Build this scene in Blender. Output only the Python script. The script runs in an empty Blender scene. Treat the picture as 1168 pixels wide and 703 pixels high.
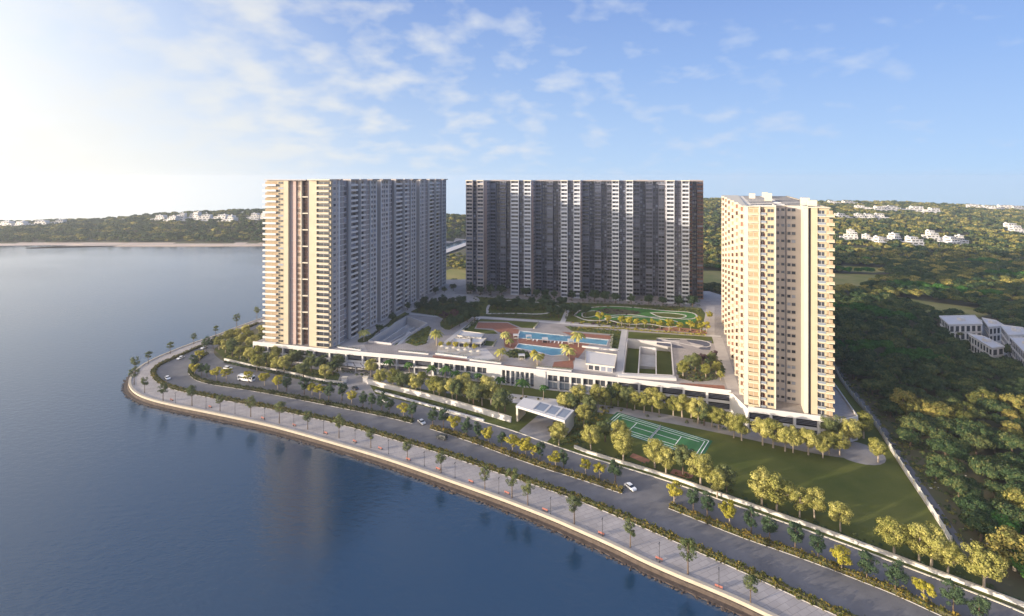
import bpy, math, random
import numpy as np
from mathutils import Vector, Matrix
from mathutils.geometry import tessellate_polygon

R = math.radians
SC = bpy.context.scene
COL = SC.collection

# ------------------------------------------------------------------ camera
F, CU, HV, CAMZ = 580.0, 584.0, 204.0, 106.0      # focal length / principal column / horizon row of the photo, eye height
cam_d = bpy.data.cameras.new('camera')
cam = bpy.data.objects.new('camera', cam_d)
COL.objects.link(cam)
cam.location = (0, 0, CAMZ)
cam.rotation_euler = (R(90), 0, 0)
cam_d.sensor_width = 36
cam_d.lens = 36 * F / 1168
cam_d.shift_y = -(351.5 - HV) / 1168
cam_d.clip_start = 1
cam_d.clip_end = 9000
SC.camera = cam

# ------------------------------------------------------------------ sun, sky, exposure
SUN_EL = 8.0
SUN_TO = Vector((0.93, 0.36, 0)).normalized()       # horizontal direction the light travels
SUN_STR, SKY_STR, EXPO = 3.5, 0.15, 1.34
el = R(SUN_EL)
ldir = Vector((SUN_TO.x * math.cos(el), SUN_TO.y * math.cos(el), -math.sin(el)))
sd = bpy.data.lights.new('sun', 'SUN')
sd.energy = SUN_STR
sd.angle = R(0.5)
sd.color = (1.0, 0.85, 0.65)
so = bpy.data.objects.new('sun', sd)
COL.objects.link(so)
so.location = (-400, -200, 400)
so.rotation_euler = ldir.to_track_quat('-Z', 'Y').to_euler()

W = bpy.data.worlds.new('World')
SC.world = W
W.use_nodes = True
nt = W.node_tree
nt.nodes.clear()
N = nt.nodes.new
L = nt.links.new


def mth(nt, op, a, b=None, c=None, clamp=False):
    n = nt.nodes.new('ShaderNodeMath')
    n.operation = op
    n.use_clamp = clamp
    for i, v in enumerate((a, b, c)):
        if v is None:
            continue
        if isinstance(v, (int, float)):
            n.inputs[i].default_value = v
        else:
            nt.links.new(v, n.inputs[i])
    return n.outputs[0]


def mixc(nt, fac, a, b, typ='MIX'):
    n = nt.nodes.new('ShaderNodeMix')
    n.data_type = 'RGBA'
    n.blend_type = typ
    for i, v in ((0, fac), (6, a), (7, b)):
        if isinstance(v, (int, float)):
            n.inputs[i].default_value = v
        elif isinstance(v, tuple):
            n.inputs[i].default_value = (*v[:3], 1)
        else:
            nt.links.new(v, n.inputs[i])
    return n.outputs[2]


def ramp(nt, fac, stops):
    n = nt.nodes.new('ShaderNodeValToRGB')
    while len(n.color_ramp.elements) < len(stops):
        n.color_ramp.elements.new(0.5)
    for e, (p, c) in zip(n.color_ramp.elements, stops):
        e.position = p
        e.color = (*c, 1) if isinstance(c, tuple) else (c, c, c, 1)
    nt.links.new(fac, n.inputs[0])
    return n.outputs[0]


geo = N('ShaderNodeTexCoord')
sep = N('ShaderNodeSeparateXYZ')
L(geo.outputs['Generated'], sep.inputs[0])
dx, dy, dz = sep.outputs
# lift the lookup a few degrees: the land horizon stands below the eye-level horizon
zup = mth(nt, 'MAXIMUM', mth(nt, 'ADD', dz, 0.10), 0.012)
cmb = N('ShaderNodeCombineXYZ')
L(dx, cmb.inputs[0]); L(dy, cmb.inputs[1]); L(zup, cmb.inputs[2])
nrm = N('ShaderNodeVectorMath'); nrm.operation = 'NORMALIZE'
L(cmb.outputs[0], nrm.inputs[0])
sky = N('ShaderNodeTexSky')
sky.sky_type = 'NISHITA'
sky.sun_disc = False
sky.sun_elevation = el
sky.sun_rotation = math.atan2(-SUN_TO.x, -SUN_TO.y)
sky.altitude = 100
sky.air_density = 1.0
sky.dust_density = 1.2
sky.ozone_density = 1.5
L(nrm.outputs[0], sky.inputs[0])
# clouds on a flat layer
zc = mth(nt, 'MAXIMUM', mth(nt, 'ADD', dz, 0.34), 0.05)
cc = N('ShaderNodeCombineXYZ')
L(mth(nt, 'DIVIDE', dx, zc), cc.inputs[0])
L(mth(nt, 'MULTIPLY', mth(nt, 'DIVIDE', dy, zc), 1.0), cc.inputs[1])
n1 = N('ShaderNodeTexNoise')
n1.inputs['Scale'].default_value = 6.2
n1.inputs['Detail'].default_value = 6
n1.inputs['Roughness'].default_value = 0.5
n1.inputs['Distortion'].default_value = 0.1
L(cc.outputs[0], n1.inputs['Vector'])
n2 = N('ShaderNodeTexNoise')
n2.inputs['Scale'].default_value = 1.5
n2.inputs['Detail'].default_value = 3
L(cc.outputs[0], n2.inputs['Vector'])
leftness = mth(nt, 'MULTIPLY_ADD', dx, -0.15, -0.012)
cl = mth(nt, 'ADD', mth(nt, 'MULTIPLY_ADD', n2.outputs[0], 0.40, n1.outputs[0]), leftness)
cmask = ramp(nt, cl, [(0.0, 0.0), (0.66, 0.0), (0.90, 0.72), (1.0, 0.85)])
lowf = mth(nt, 'MULTIPLY_ADD', dz, 9.0, 0.45, True)
cmask = mth(nt, 'MULTIPLY', cmask, lowf)
ccol = mixc(nt, mth(nt, 'MULTIPLY_ADD', dx, -1.1, 0.5, True), (2.1, 2.35, 2.8), (3.15, 2.98, 2.68))
base = mixc(nt, 1.0, sky.outputs[0], (0.40, 0.52, 0.78), 'MULTIPLY')
zen = ramp(nt, dz, [(0.0, 0.40), (0.33, 0.42), (0.6, 0.85), (1.0, 1.0)])
zen = mth(nt, 'MULTIPLY', zen, 1.9)
cz = N('ShaderNodeCombineColor')
for k in range(3):
    L(zen, cz.inputs[k])
base = mixc(nt, 1.0, base, cz.outputs[0], 'MULTIPLY')
grad = ramp(nt, dz, [(0.0, (0.150, 0.200, 0.262)), (0.20, (0.086, 0.138, 0.240)), (0.36, (0.054, 0.096, 0.208)), (0.62, (0.062, 0.105, 0.215)), (1.0, (0.09, 0.13, 0.23))])
grad = mixc(nt, 1.0, grad, (12.5, 12.5, 12.5), 'MULTIPLY')
base = mixc(nt, 0.72, base, grad)
# pale veil low over the land, stronger and warmer to the left where the evening sun stands
low = mth(nt, 'POWER', mth(nt, 'SUBTRACT', 1.0, mth(nt, 'ABSOLUTE', mth(nt, 'ADD', dz, 0.03)), None, True), 5.0)
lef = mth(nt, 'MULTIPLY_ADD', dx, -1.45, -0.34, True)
veil = mth(nt, 'MULTIPLY', low, mth(nt, 'MULTIPLY_ADD', dx, -0.55, 0.42, True))
base = mixc(nt, veil, base, mixc(nt, mth(nt, 'MULTIPLY_ADD', dx, -1.2, 0.2, True), (2.1, 2.6, 3.2), (3.3, 3.2, 3.0)))
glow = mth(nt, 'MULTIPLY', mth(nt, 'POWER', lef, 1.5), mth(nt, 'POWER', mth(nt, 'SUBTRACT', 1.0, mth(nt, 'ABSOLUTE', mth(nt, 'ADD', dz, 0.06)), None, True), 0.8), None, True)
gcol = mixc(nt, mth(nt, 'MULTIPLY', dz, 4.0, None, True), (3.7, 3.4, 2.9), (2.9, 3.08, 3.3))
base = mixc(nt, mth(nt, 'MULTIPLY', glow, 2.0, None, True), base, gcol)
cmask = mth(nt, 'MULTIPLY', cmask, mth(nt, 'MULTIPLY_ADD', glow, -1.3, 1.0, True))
fin = mixc(nt, 1.0, mixc(nt, cmask, mixc(nt, 0.08, base, (2.9, 3.0, 3.1)), ccol), (0.76, 0.80, 0.85), 'MULTIPLY')
# extra glow added round the low sun, left outside the view, to raise ambient
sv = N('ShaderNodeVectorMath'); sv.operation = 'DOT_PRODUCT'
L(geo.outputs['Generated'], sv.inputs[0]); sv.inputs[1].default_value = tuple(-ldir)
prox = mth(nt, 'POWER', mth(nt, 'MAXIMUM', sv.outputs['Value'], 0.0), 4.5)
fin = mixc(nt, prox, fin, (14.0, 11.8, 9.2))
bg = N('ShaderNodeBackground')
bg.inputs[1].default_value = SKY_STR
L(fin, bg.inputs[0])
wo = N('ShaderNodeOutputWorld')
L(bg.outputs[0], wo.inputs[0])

SC.view_settings.view_transform = 'Standard'
SC.view_settings.look = 'None'
SC.view_settings.exposure = EXPO
SC.view_settings.gamma = 1
SC.view_settings.use_curve_mapping = False
SC.render.engine = 'CYCLES'
SC.cycles.max_bounces = 6
SC.cycles.diffuse_bounces = 2
SC.cycles.glossy_bounces = 2
SC.cycles.transmission_bounces = 2
SC.cycles.transparent_max_bounces = 4
SC.cycles.volume_bounces = 0
SC.cycles.caustics_reflective = False
SC.cycles.caustics_refractive = False

# ------------------------------------------------------------------ helpers
rnd = random.Random(7)


def P(u, v, z=0.0):
    """a point at height z that the photo shows at column u, row v"""
    Y = F * (CAMZ - z) / (v - HV)
    return ((u - CU) * Y / F, Y)


def PL(pts, z=0.0):
    return [P(u, v, z) for u, v in pts]


MATS = {}


def pmat(name, col, rough=0.8, var=0.0, scale=1.0, col2=None, spec=0.3, metal=0.0, bump=0.0, bscale=None, detail=4):
    m = bpy.data.materials.new(name)
    m.use_nodes = True
    t = m.node_tree
    b = t.nodes['Principled BSDF']
    b.inputs['Roughness'].default_value = rough
    b.inputs['Metallic'].default_value = metal
    b.inputs['Specular IOR Level'].default_value = spec
    if var or col2:
        g = t.nodes.new('ShaderNodeNewGeometry')
        n = t.nodes.new('ShaderNodeTexNoise')
        n.inputs['Scale'].default_value = scale
        n.inputs['Detail'].default_value = detail
        n.inputs['Roughness'].default_value = 0.65
        t.links.new(g.outputs['Position'], n.inputs['Vector'])
        c2 = col2 or tuple(min(1, c * (1 + var)) for c in col)
        c1 = col if col2 else tuple(c * (1 - var) for c in col)
        o = ramp(t, n.outputs[0], [(0.32, c1), (0.68, c2)])
        t.links.new(o, b.inputs['Base Color'])
        if bump:
            bn = t.nodes.new('ShaderNodeBump')
            bn.inputs['Strength'].default_value = bump
            bn.inputs['Distance'].default_value = 0.2
            if bscale:
                n3 = t.nodes.new('ShaderNodeTexNoise')
                n3.inputs['Scale'].default_value = bscale
                t.links.new(g.outputs['Position'], n3.inputs['Vector'])
                t.links.new(n3.outputs[0], bn.inputs['Height'])
            else:
                t.links.new(n.outputs[0], bn.inputs['Height'])
            t.links.new(bn.outputs[0], b.inputs['Normal'])
    else:
        b.inputs['Base Color'].default_value = (*col, 1)
    MATS[name] = m
    return m


def leafmat(name, c1, c2, c3=None, trans=0.14):
    """foliage: hue varies from tree to tree and from clump to clump"""
    m = bpy.data.materials.new(name)
    m.use_nodes = True
    t = m.node_tree
    t.nodes.clear()
    oi = t.nodes.new('ShaderNodeObjectInfo')
    g = t.nodes.new('ShaderNodeNewGeometry')
    n = t.nodes.new('ShaderNodeTexNoise')
    n.inputs['Scale'].default_value = 0.55
    n.inputs['Detail'].default_value = 3
    t.links.new(g.outputs['Position'], n.inputs['Vector'])
    a = mth(t, 'ADD', mth(t, 'MULTIPLY', oi.outputs['Random'], 0.55), mth(t, 'MULTIPLY_ADD', n.outputs[0], 1.3, -0.4))
    fine = mth(t, 'MULTIPLY_ADD', g.outputs['Random Per Island'], 0.5, -0.25)
    a = mth(t, 'ADD', a, fine, None, True)
    st = [(0.1, c1), (0.85, c2)] if c3 is None else [(0.05, c1), (0.55, c2), (0.97, c3)]
    col = ramp(t, a, st)
    d = t.nodes.new('ShaderNodeBsdfDiffuse')
    tr = t.nodes.new('ShaderNodeBsdfTranslucent')
    t.links.new(col, d.inputs[0])
    t.links.new(col, tr.inputs[0])
    mx = t.nodes.new('ShaderNodeMixShader')
    mx.inputs[0].default_value = trans
    t.links.new(d.outputs[0], mx.inputs[1])
    t.links.new(tr.outputs[0], mx.inputs[2])
    o = t.nodes.new('ShaderNodeOutputMaterial')
    t.links.new(mx.outputs[0], o.inputs[0])
    MATS[name] = m
    return m


# walls and building materials
pmat('beige', (0.44, 0.37, 0.262), 0.85, 0.06, 0.15)
pmat('beige2', (0.49, 0.42, 0.31), 0.85, 0.06, 0.2)
pmat('cream', (0.56, 0.505, 0.41), 0.8, 0.04, 0.2)
pmat('white', (0.55, 0.53, 0.52), 0.7, 0.03, 0.3)
pmat('offwhite', (0.50, 0.48, 0.48), 0.8, 0.05, 0.2)
pmat('screen', (0.36, 0.27, 0.18), 0.8, 0.1, 0.5)
pmat('line_white', (0.70, 0.68, 0.68), 0.7)
pmat('villa_white', (0.66, 0.64, 0.62), 0.7)
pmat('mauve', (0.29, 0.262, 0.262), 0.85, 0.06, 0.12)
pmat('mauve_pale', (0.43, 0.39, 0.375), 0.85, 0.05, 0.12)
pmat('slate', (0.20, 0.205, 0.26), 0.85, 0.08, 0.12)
pmat('bay_white', (0.50, 0.52, 0.57), 0.75, 0.05, 0.2)
pmat('block_grey', (0.28, 0.285, 0.34), 0.85, 0.06, 0.12)
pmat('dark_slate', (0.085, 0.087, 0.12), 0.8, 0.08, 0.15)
pmat('brown', (0.26, 0.14, 0.10), 0.75, 0.1, 0.3)
pmat('pink', (0.44, 0.33, 0.30), 0.85, 0.05, 0.1)
pmat('fascia', (0.27, 0.24, 0.24), 0.8, 0.05, 0.2)
pmat('roof_grey', (0.42, 0.41, 0.40), 0.9, 0.12, 0.25)
pmat('roof_dark', (0.07, 0.07, 0.075), 0.8, 0.1, 0.4)
pmat('concrete', (0.42, 0.40, 0.38), 0.9, 0.1, 0.3)
pmat('opening_shade', (0.035, 0.033, 0.035), 0.9)
pmat('railing', (0.55, 0.56, 0.58), 0.4, spec=0.5)


def glassmat(name, c1, c2, rough=0.12):
    m = bpy.data.materials.new(name)
    m.use_nodes = True
    t = m.node_tree
    b = t.nodes['Principled BSDF']
    g = t.nodes.new('ShaderNodeNewGeometry')
    o = ramp(t, g.outputs['Random Per Island'], [(0.0, c1), (0.62, c2), (0.80, tuple(x * 2.2 for x in c2)), (0.95, tuple(min(.4, x * 5.0) for x in c2))])
    t.links.new(o, b.inputs['Base Color'])
    b.inputs['Roughness'].default_value = rough
    b.inputs['Specular IOR Level'].default_value = 0.6
    MATS[name] = m


glassmat('glass', (0.018, 0.02, 0.028), (0.05, 0.055, 0.07))
glassmat('glass_brown', (0.05, 0.022, 0.016), (0.13, 0.062, 0.045), 0.25)
glassmat('glass_pale', (0.10, 0.12, 0.15), (0.22, 0.25, 0.30), 0.15)
# ground
pmat('asphalt', (0.115, 0.112, 0.12), 0.85, scale=0.12, col2=(0.175, 0.17, 0.178), detail=8)
pmat('drive', (0.22, 0.205, 0.205), 0.85, scale=0.3, col2=(0.28, 0.265, 0.26), detail=6)
pmat('kerb', (0.62, 0.57, 0.48), 0.8, 0.08, 0.6)
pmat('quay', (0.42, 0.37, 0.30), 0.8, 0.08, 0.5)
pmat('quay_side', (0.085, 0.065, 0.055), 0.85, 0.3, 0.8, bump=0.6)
pmat('paint', (0.78, 0.78, 0.76), 0.6)
pmat('deck_stone', (0.36, 0.32, 0.30), 0.85, scale=0.25, col2=(0.45, 0.41, 0.385))
pmat('path_pale', (0.50, 0.47, 0.45), 0.85, 0.05, 0.4)
pmat('deck_wood', (0.27, 0.115, 0.075), 0.7, 0.15, 0.7)
pmat('soil', (0.11, 0.085, 0.055), 0.95, scale=0.09, col2=(0.075, 0.085, 0.035), detail=8)
pmat('sand', (0.50, 0.40, 0.33), 0.95, 0.12, 0.03)
pmat('field', (0.16, 0.17, 0.035), 0.95, scale=0.05, col2=(0.30, 0.24, 0.09), detail=8)
pmat('tennis', (0.045, 0.16, 0.055), 0.8, 0.08, 0.5)
pmat('tennis_edge', (0.02, 0.10, 0.045), 0.8, 0.08, 0.5)
pmat('brick', (0.33, 0.15, 0.09), 0.85, 0.15, 0.8)
pmat('garden_green', (0.05, 0.15, 0.03), 0.95, 0.25, 0.6)
pmat('bark', (0.12, 0.085, 0.06), 0.9, 0.25, 2.0)
pmat('bark_pale', (0.33, 0.27, 0.21), 0.9, 0.2, 2.0)
pmat('red', (0.30, 0.12, 0.10), 0.5)
pmat('steel', (0.45, 0.45, 0.47), 0.35, spec=0.5, metal=0.7)
pmat('dark_metal', (0.05, 0.05, 0.055), 0.5)
pmat('tyre', (0.02, 0.02, 0.02), 0.85)
pmat('rim', (0.45, 0.45, 0.47), 0.35, metal=0.8)
pmat('car_white', (0.82, 0.82, 0.82), 0.25, spec=0.6)
pmat('car_silver', (0.55, 0.56, 0.58), 0.3, spec=0.6)
pmat('car_dark', (0.045, 0.05, 0.05), 0.3, spec=0.6)
pmat('car_glass', (0.02, 0.024, 0.03), 0.08, spec=0.7)
pmat('lamp_clear', (0.7, 0.68, 0.6), 0.2, spec=0.6)
pmat('lamp_red', (0.45, 0.03, 0.02), 0.3, spec=0.5)

# lawn with mowing and wear, promenade paving with joints: built by hand
def lawnmat():
    m = bpy.data.materials.new('lawn')
    m.use_nodes = True
    t = m.node_tree
    b = t.nodes['Principled BSDF']
    g = t.nodes.new('ShaderNodeNewGeometry')
    n = t.nodes.new('ShaderNodeTexNoise'); n.inputs['Scale'].default_value = 0.06; n.inputs['Detail'].default_value = 6
    t.links.new(g.outputs['Position'], n.inputs['Vector'])
    n2 = t.nodes.new('ShaderNodeTexNoise'); n2.inputs['Scale'].default_value = 3.0; n2.inputs['Detail'].default_value = 4
    t.links.new(g.outputs['Position'], n2.inputs['Vector'])
    c = ramp(t, mth(t, 'MULTIPLY_ADD', n2.outputs[0], 0.35, mth(t, 'MULTIPLY', n.outputs[0], 0.65)),
             [(0.3, (0.050, 0.072, 0.016)), (0.7, (0.13, 0.132, 0.034))])
    t.links.new(c, b.inputs['Base Color'])
    b.inputs['Roughness'].default_value = 0.95
    b.inputs['Specular IOR Level'].default_value = 0.1
    bn = t.nodes.new('ShaderNodeBump'); bn.inputs['Strength'].default_value = 0.5; bn.inputs['Distance'].default_value = 0.15
    t.links.new(n2.outputs[0], bn.inputs['Height'])
    t.links.new(bn.outputs[0], b.inputs['Normal'])
    MATS['lawn'] = m


def pavmat(name, c1, c2, joint, w=3.0, ang=0.35):
    m = bpy.data.materials.new(name)
    m.use_nodes = True
    t = m.node_tree
    b = t.nodes['Principled BSDF']
    g = t.nodes.new('ShaderNodeNewGeometry')
    mp = t.nodes.new('ShaderNodeMapping')
    mp.inputs['Rotation'].default_value = (0, 0, ang)
    t.links.new(g.outputs['Position'], mp.inputs[0])
    br = t.nodes.new('ShaderNodeTexBrick')
    br.inputs['Scale'].default_value = 1.0
    br.inputs['Brick Width'].default_value = w
    br.inputs['Row Height'].default_value = w * 0.5
    br.inputs['Mortar Size'].default_value = 0.07
    br.inputs['Color1'].default_value = (*c1, 1)
    br.inputs['Color2'].default_value = (*c2, 1)
    br.inputs['Mortar'].default_value = (*joint, 1)
    t.links.new(mp.outputs[0], br.inputs[0])
    n = t.nodes.new('ShaderNodeTexNoise'); n.inputs['Scale'].default_value = 0.15; n.inputs['Detail'].default_value = 6
    t.links.new(g.outputs['Position'], n.inputs['Vector'])
    v = ramp(t, n.outputs[0], [(0.3, 0.82), (0.7, 1.1)])
    t.links.new(mixc(t, 1.0, br.outputs[0], v, 'MULTIPLY'), b.inputs['Base Color'])
    b.inputs['Roughness'].default_value = 0.85
    MATS[name] = m


lawnmat()
pavmat('promenade', (0.38, 0.345, 0.33), (0.33, 0.30, 0.29), (0.25, 0.23, 0.22), 3.2, -0.45)
pavmat('terrace', (0.34, 0.30, 0.285), (0.30, 0.27, 0.26), (0.21, 0.19, 0.18), 2.4, -0.25)

leafmat('leaf_yellow', (0.12, 0.135, 0.035), (0.30, 0.285, 0.078), (0.52, 0.47, 0.16))
leafmat('leaf_gold', (0.20, 0.19, 0.025), (0.36, 0.32, 0.045), (0.50, 0.42, 0.08))
leafmat('leaf_olive', (0.065, 0.090, 0.040), (0.12, 0.145, 0.060), (0.20, 0.21, 0.085))
leafmat('leaf_dark', (0.035, 0.060, 0.035), (0.060, 0.095, 0.050), (0.10, 0.14, 0.07))
leafmat('leaf_forest', (0.022, 0.045, 0.022), (0.058, 0.092, 0.040), (0.16, 0.17, 0.060))
leafmat('leaf_woodgold', (0.07, 0.092, 0.030), (0.18, 0.18, 0.052), (0.38, 0.31, 0.09))
leafmat('leaf_far', (0.06, 0.09, 0.03), (0.18, 0.18, 0.055), (0.42, 0.34, 0.10))
leafmat('leaf_green', (0.03, 0.085, 0.02), (0.05, 0.13, 0.03), (0.09, 0.18, 0.04))
leafmat('leaf_palm', (0.03, 0.075, 0.02), (0.055, 0.12, 0.03), (0.11, 0.15, 0.04))
leafmat('leaf_hedge', (0.03, 0.045, 0.014), (0.075, 0.085, 0.02), (0.24, 0.17, 0.04))
leafmat('leaf_purple', (0.06, 0.035, 0.05), (0.10, 0.06, 0.07), (0.16, 0.09, 0.08))


def watermat(name, c, bump, scale, rough=0.06, big=None):
    m = bpy.data.materials.new(name)
    m.use_nodes = True
    t = m.node_tree
    b = t.nodes['Principled BSDF']
    b.inputs['Base Color'].default_value = (*c, 1)
    b.inputs['Roughness'].default_value = rough
    b.inputs['IOR'].default_value = 1.62
    b.inputs['Specular IOR Level'].default_value = 0.55
    g = t.nodes.new('ShaderNodeNewGeometry')
    mp = t.nodes.new('ShaderNodeMapping')
    mp.inputs['Rotation'].default_value = (0, 0, 0.5)
    mp.inputs['Scale'].default_value = (0.55, 1.0, 1.0)
    t.links.new(g.outputs['Position'], mp.inputs[0])
    n = t.nodes.new('ShaderNodeTexNoise')
    n.inputs['Scale'].default_value = scale
    n.inputs['Detail'].default_value = 5
    n.inputs['Roughness'].default_value = 0.6
    t.links.new(mp.outputs[0], n.inputs['Vector'])
    n2 = t.nodes.new('ShaderNodeTexNoise')
    n2.inputs['Scale'].default_value = 0.012
    n2.inputs['Detail'].default_value = 3
    t.links.new(mp.outputs[0], n2.inputs['Vector'])
    bn = t.nodes.new('ShaderNodeBump')
    bn.inputs['Distance'].default_value = 0.5
    s = mth(t, 'MULTIPLY', ramp(t, n2.outputs[0], [(0.35, 0.45), (0.65, 1.0)]), bump)
    t.links.new(s, bn.inputs['Strength'])
    t.links.new(n.outputs[0], bn.inputs['Height'])
    t.links.new(bn.outputs[0], b.inputs['Normal'])
    MATS[name] = m


watermat('lake', (0.008, 0.036, 0.078), 0.40, 0.5)
watermat('pool', (0.15, 0.36, 0.48), 0.10, 1.2, 0.05)


class MB:
    """collects boxes and prisms, links them as ONE mesh object"""

    def __init__(s, org=(0, 0, 0)):
        s.v, s.f, s.m, s.mats, s.o = [], [], [], [], org

    def mi(s, mat):
        if mat not in s.mats:
            s.mats.append(mat)
        return s.mats.index(mat)

    def add(s, vs, fs, mat):
        k = len(s.v)
        i = s.mi(mat)
        o = s.o
        s.v += [(x - o[0], y - o[1], z - o[2]) for x, y, z in vs]
        s.f += [tuple(a + k for a in f) for f in fs]
        s.m += [i] * len(fs)

    def quadbox(s, q, z0, z1, mat):
        """q: 4 plan points anticlockwise"""
        vs = [(x, y, z0) for x, y in q] + [(x, y, z1) for x, y in q]
        s.add(vs, [(3, 2, 1, 0), (4, 5, 6, 7), (0, 1, 5, 4), (1, 2, 6, 5), (2, 3, 7, 6), (3, 0, 4, 7)], mat)

    def box(s, x0, x1, y0, y1, z0, z1, mat):
        s.quadbox([(x0, y0), (x1, y0), (x1, y1), (x0, y1)], z0, z1, mat)

    def prism(s, pts, z0, z1, mat, side=None, holes=()):
        loops = [list(pts)] + [list(h) for h in holes]
        flat = [p for l in loops for p in l]
        tri = tessellate_polygon([[Vector((x, y, 0)) for x, y in l] for l in loops])
        up = []
        for a, b, c in tri:
            A, B, C = flat[a], flat[b], flat[c]
            cr = (B[0] - A[0]) * (C[1] - A[1]) - (B[1] - A[1]) * (C[0] - A[0])
            up.append((a, b, c) if cr > 0 else (a, c, b))
        s.add([(x, y, z1) for x, y in flat], up, mat)
        if z0 is not None and z0 < z1:
            k = 0
            for li, l in enumerate(loops):
                n = len(l)
                vs = [(x, y, z0) for x, y in l] + [(x, y, z1) for x, y in l]
                area = sum(l[i][0] * l[(i + 1) % n][1] - l[(i + 1) % n][0] * l[i][1] for i in range(n))
                fs = []
                for i in range(n):
                    j = (i + 1) % n
                    q = (i, j, j + n, i + n)
                    if (area < 0) != (li > 0):
                        q = q[::-1]
                    fs.append(q)
                s.add(vs, fs, side or mat)

    def strip(s, line, w, z0, z1, mat, off=0.0):
        """a bar of width w swept along a plan polyline"""
        l, r = offset(line, off + w / 2), offset(line, off - w / 2)
        n = len(line)
        vs = [(x, y, z0) for x, y in l] + [(x, y, z0) for x, y in r] + [(x, y, z1) for x, y in l] + [(x, y, z1) for x, y in r]
        fs = []
        for i in range(n - 1):
            fs += [(2 * n + i, 3 * n + i, 3 * n + i + 1, 2 * n + i + 1)]
            if z0 < z1:
                fs += [(i, 2 * n + i, 2 * n + i + 1, i + 1), (n + i, n + i + 1, 3 * n + i + 1, 3 * n + i)]
        if z0 < z1:
            fs += [(0, n, 3 * n, 2 * n), (n - 1, 3 * n - 1, 4 * n - 1, 2 * n - 1)]
        s.add(vs, fs, mat)

    def cyl(s, x, y, z0, z1, r0, r1, mat, n=8, ax=None):
        vs = []
        for z, r in ((z0, r0), (z1, r1)):
            for i in range(n):
                a = 2 * math.pi * i / n
                vs.append((x + r * math.cos(a), y + r * math.sin(a), z))
        fs = [(i, (i + 1) % n, n + (i + 1) % n, n + i) for i in range(n)] + [tuple(range(n))[::-1], tuple(range(n, 2 * n))]
        s.add(vs, fs, mat)

    def tube(s, pts, rs, mat, n=6):
        """tapered limb through 3D points"""
        vs, fs = [], []
        for k, (p, r) in enumerate(zip(pts, rs)):
            p = Vector(p)
            d = (Vector(pts[min(k + 1, len(pts) - 1)]) - Vector(pts[max(k - 1, 0)])).normalized()
            a = d.orthogonal().normalized()
            b = d.cross(a)
            for i in range(n):
                t = 2 * math.pi * i / n
                vs.append(tuple(p + a * (r * math.cos(t)) + b * (r * math.sin(t))))
        for k in range(len(pts) - 1):
            for i in range(n):
                j = (i + 1) % n
                fs.append((k * n + i, k * n + j, (k + 1) * n + j, (k + 1) * n + i))
        fs.append(tuple(range(n))[::-1])
        fs.append(tuple((len(pts) - 1) * n + i for i in range(n)))
        s.add(vs, fs, mat)

    def mesh(s, name):
        me = bpy.data.meshes.new(name)
        me.from_pydata(s.v, [], s.f)
        for m in s.mats:
            me.materials.append(MATS[m])
        me.polygons.foreach_set('material_index', s.m)
        me.update()
        return me

    def build(s, name, parent=None, loc=(0, 0, 0)):
        return link(name, s.mesh(name), parent, loc)


def link(name, data, parent=None, loc=(0, 0, 0)):
    o = bpy.data.objects.new(name, data)
    COL.objects.link(o)
    o.location = loc
    if parent:
        o.parent = parent
    return o


def offset(line, d):
    out = []
    n = len(line)
    for i in range(n):
        a = line[max(i - 1, 0)]
        b = line[min(i + 1, n - 1)]
        dx_, dy_ = b[0] - a[0], b[1] - a[1]
        l = math.hypot(dx_, dy_) or 1
        out.append((line[i][0] - dy_ / l * d, line[i][1] + dx_ / l * d))
    return out


def smooth(line, k=2):
    """corner cutting that keeps the ends"""
    for _ in range(k):
        o = [line[0]]
        for a, b in zip(line[:-1], line[1:]):
            o.append((a[0] * .75 + b[0] * .25, a[1] * .75 + b[1] * .25))
            o.append((a[0] * .25 + b[0] * .75, a[1] * .25 + b[1] * .75))
        o.append(line[-1])
        line = o
    return line


def resample(line, step):
    out = [line[0]]
    acc = 0.0
    for a, b in zip(line[:-1], line[1:]):
        l = math.hypot(b[0] - a[0], b[1] - a[1])
        t = step - acc
        while t <= l:
            out.append((a[0] + (b[0] - a[0]) * t / l, a[1] + (b[1] - a[1]) * t / l))
            t += step
        acc = (acc + l) % step
    return out


def tag(o, label=None, cat=None, group=None, kind=None):
    if label: o['label'] = label
    if cat: o['category'] = cat
    if group: o['group'] = group
    if kind: o['kind'] = kind
    return o


def struct(o):
    o['kind'] = 'structure'
    return o


def empty(name, loc, rz=0.0, sc=1.0):
    o = bpy.data.objects.new(name, None)
    COL.objects.link(o)
    o.location = loc
    o.rotation_euler = (0, 0, rz)
    o.scale = (sc, sc, sc)
    o.empty_display_size = 1
    return o


def sheet(name, pts, z, mat, z0=None, holes=(), side=None):
    b = MB()
    b.prism(pts, z0, z, mat, side, holes)
    return struct(b.build(name))


ORD = ['first', 'second', 'third', 'fourth', 'fifth', 'sixth', 'seventh', 'eighth', 'ninth', 'tenth', 'eleventh', 'twelfth', 'thirteenth',
       'fourteenth', 'fifteenth', 'sixteenth', 'seventeenth', 'eighteenth', 'nineteenth', 'twentieth']
TENS = {2: 'twenty', 3: 'thirty', 4: 'forty', 5: 'fifty', 6: 'sixty', 7: 'seventy'}


def ordw(i):
    """0 -> first"""
    n = i + 1
    if n <= 20:
        return ORD[n - 1]
    t, r = divmod(n, 10)
    return TENS[t] + '-' + ORD[r - 1] if r else TENS[t][:-1] + 'ieth'


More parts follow.
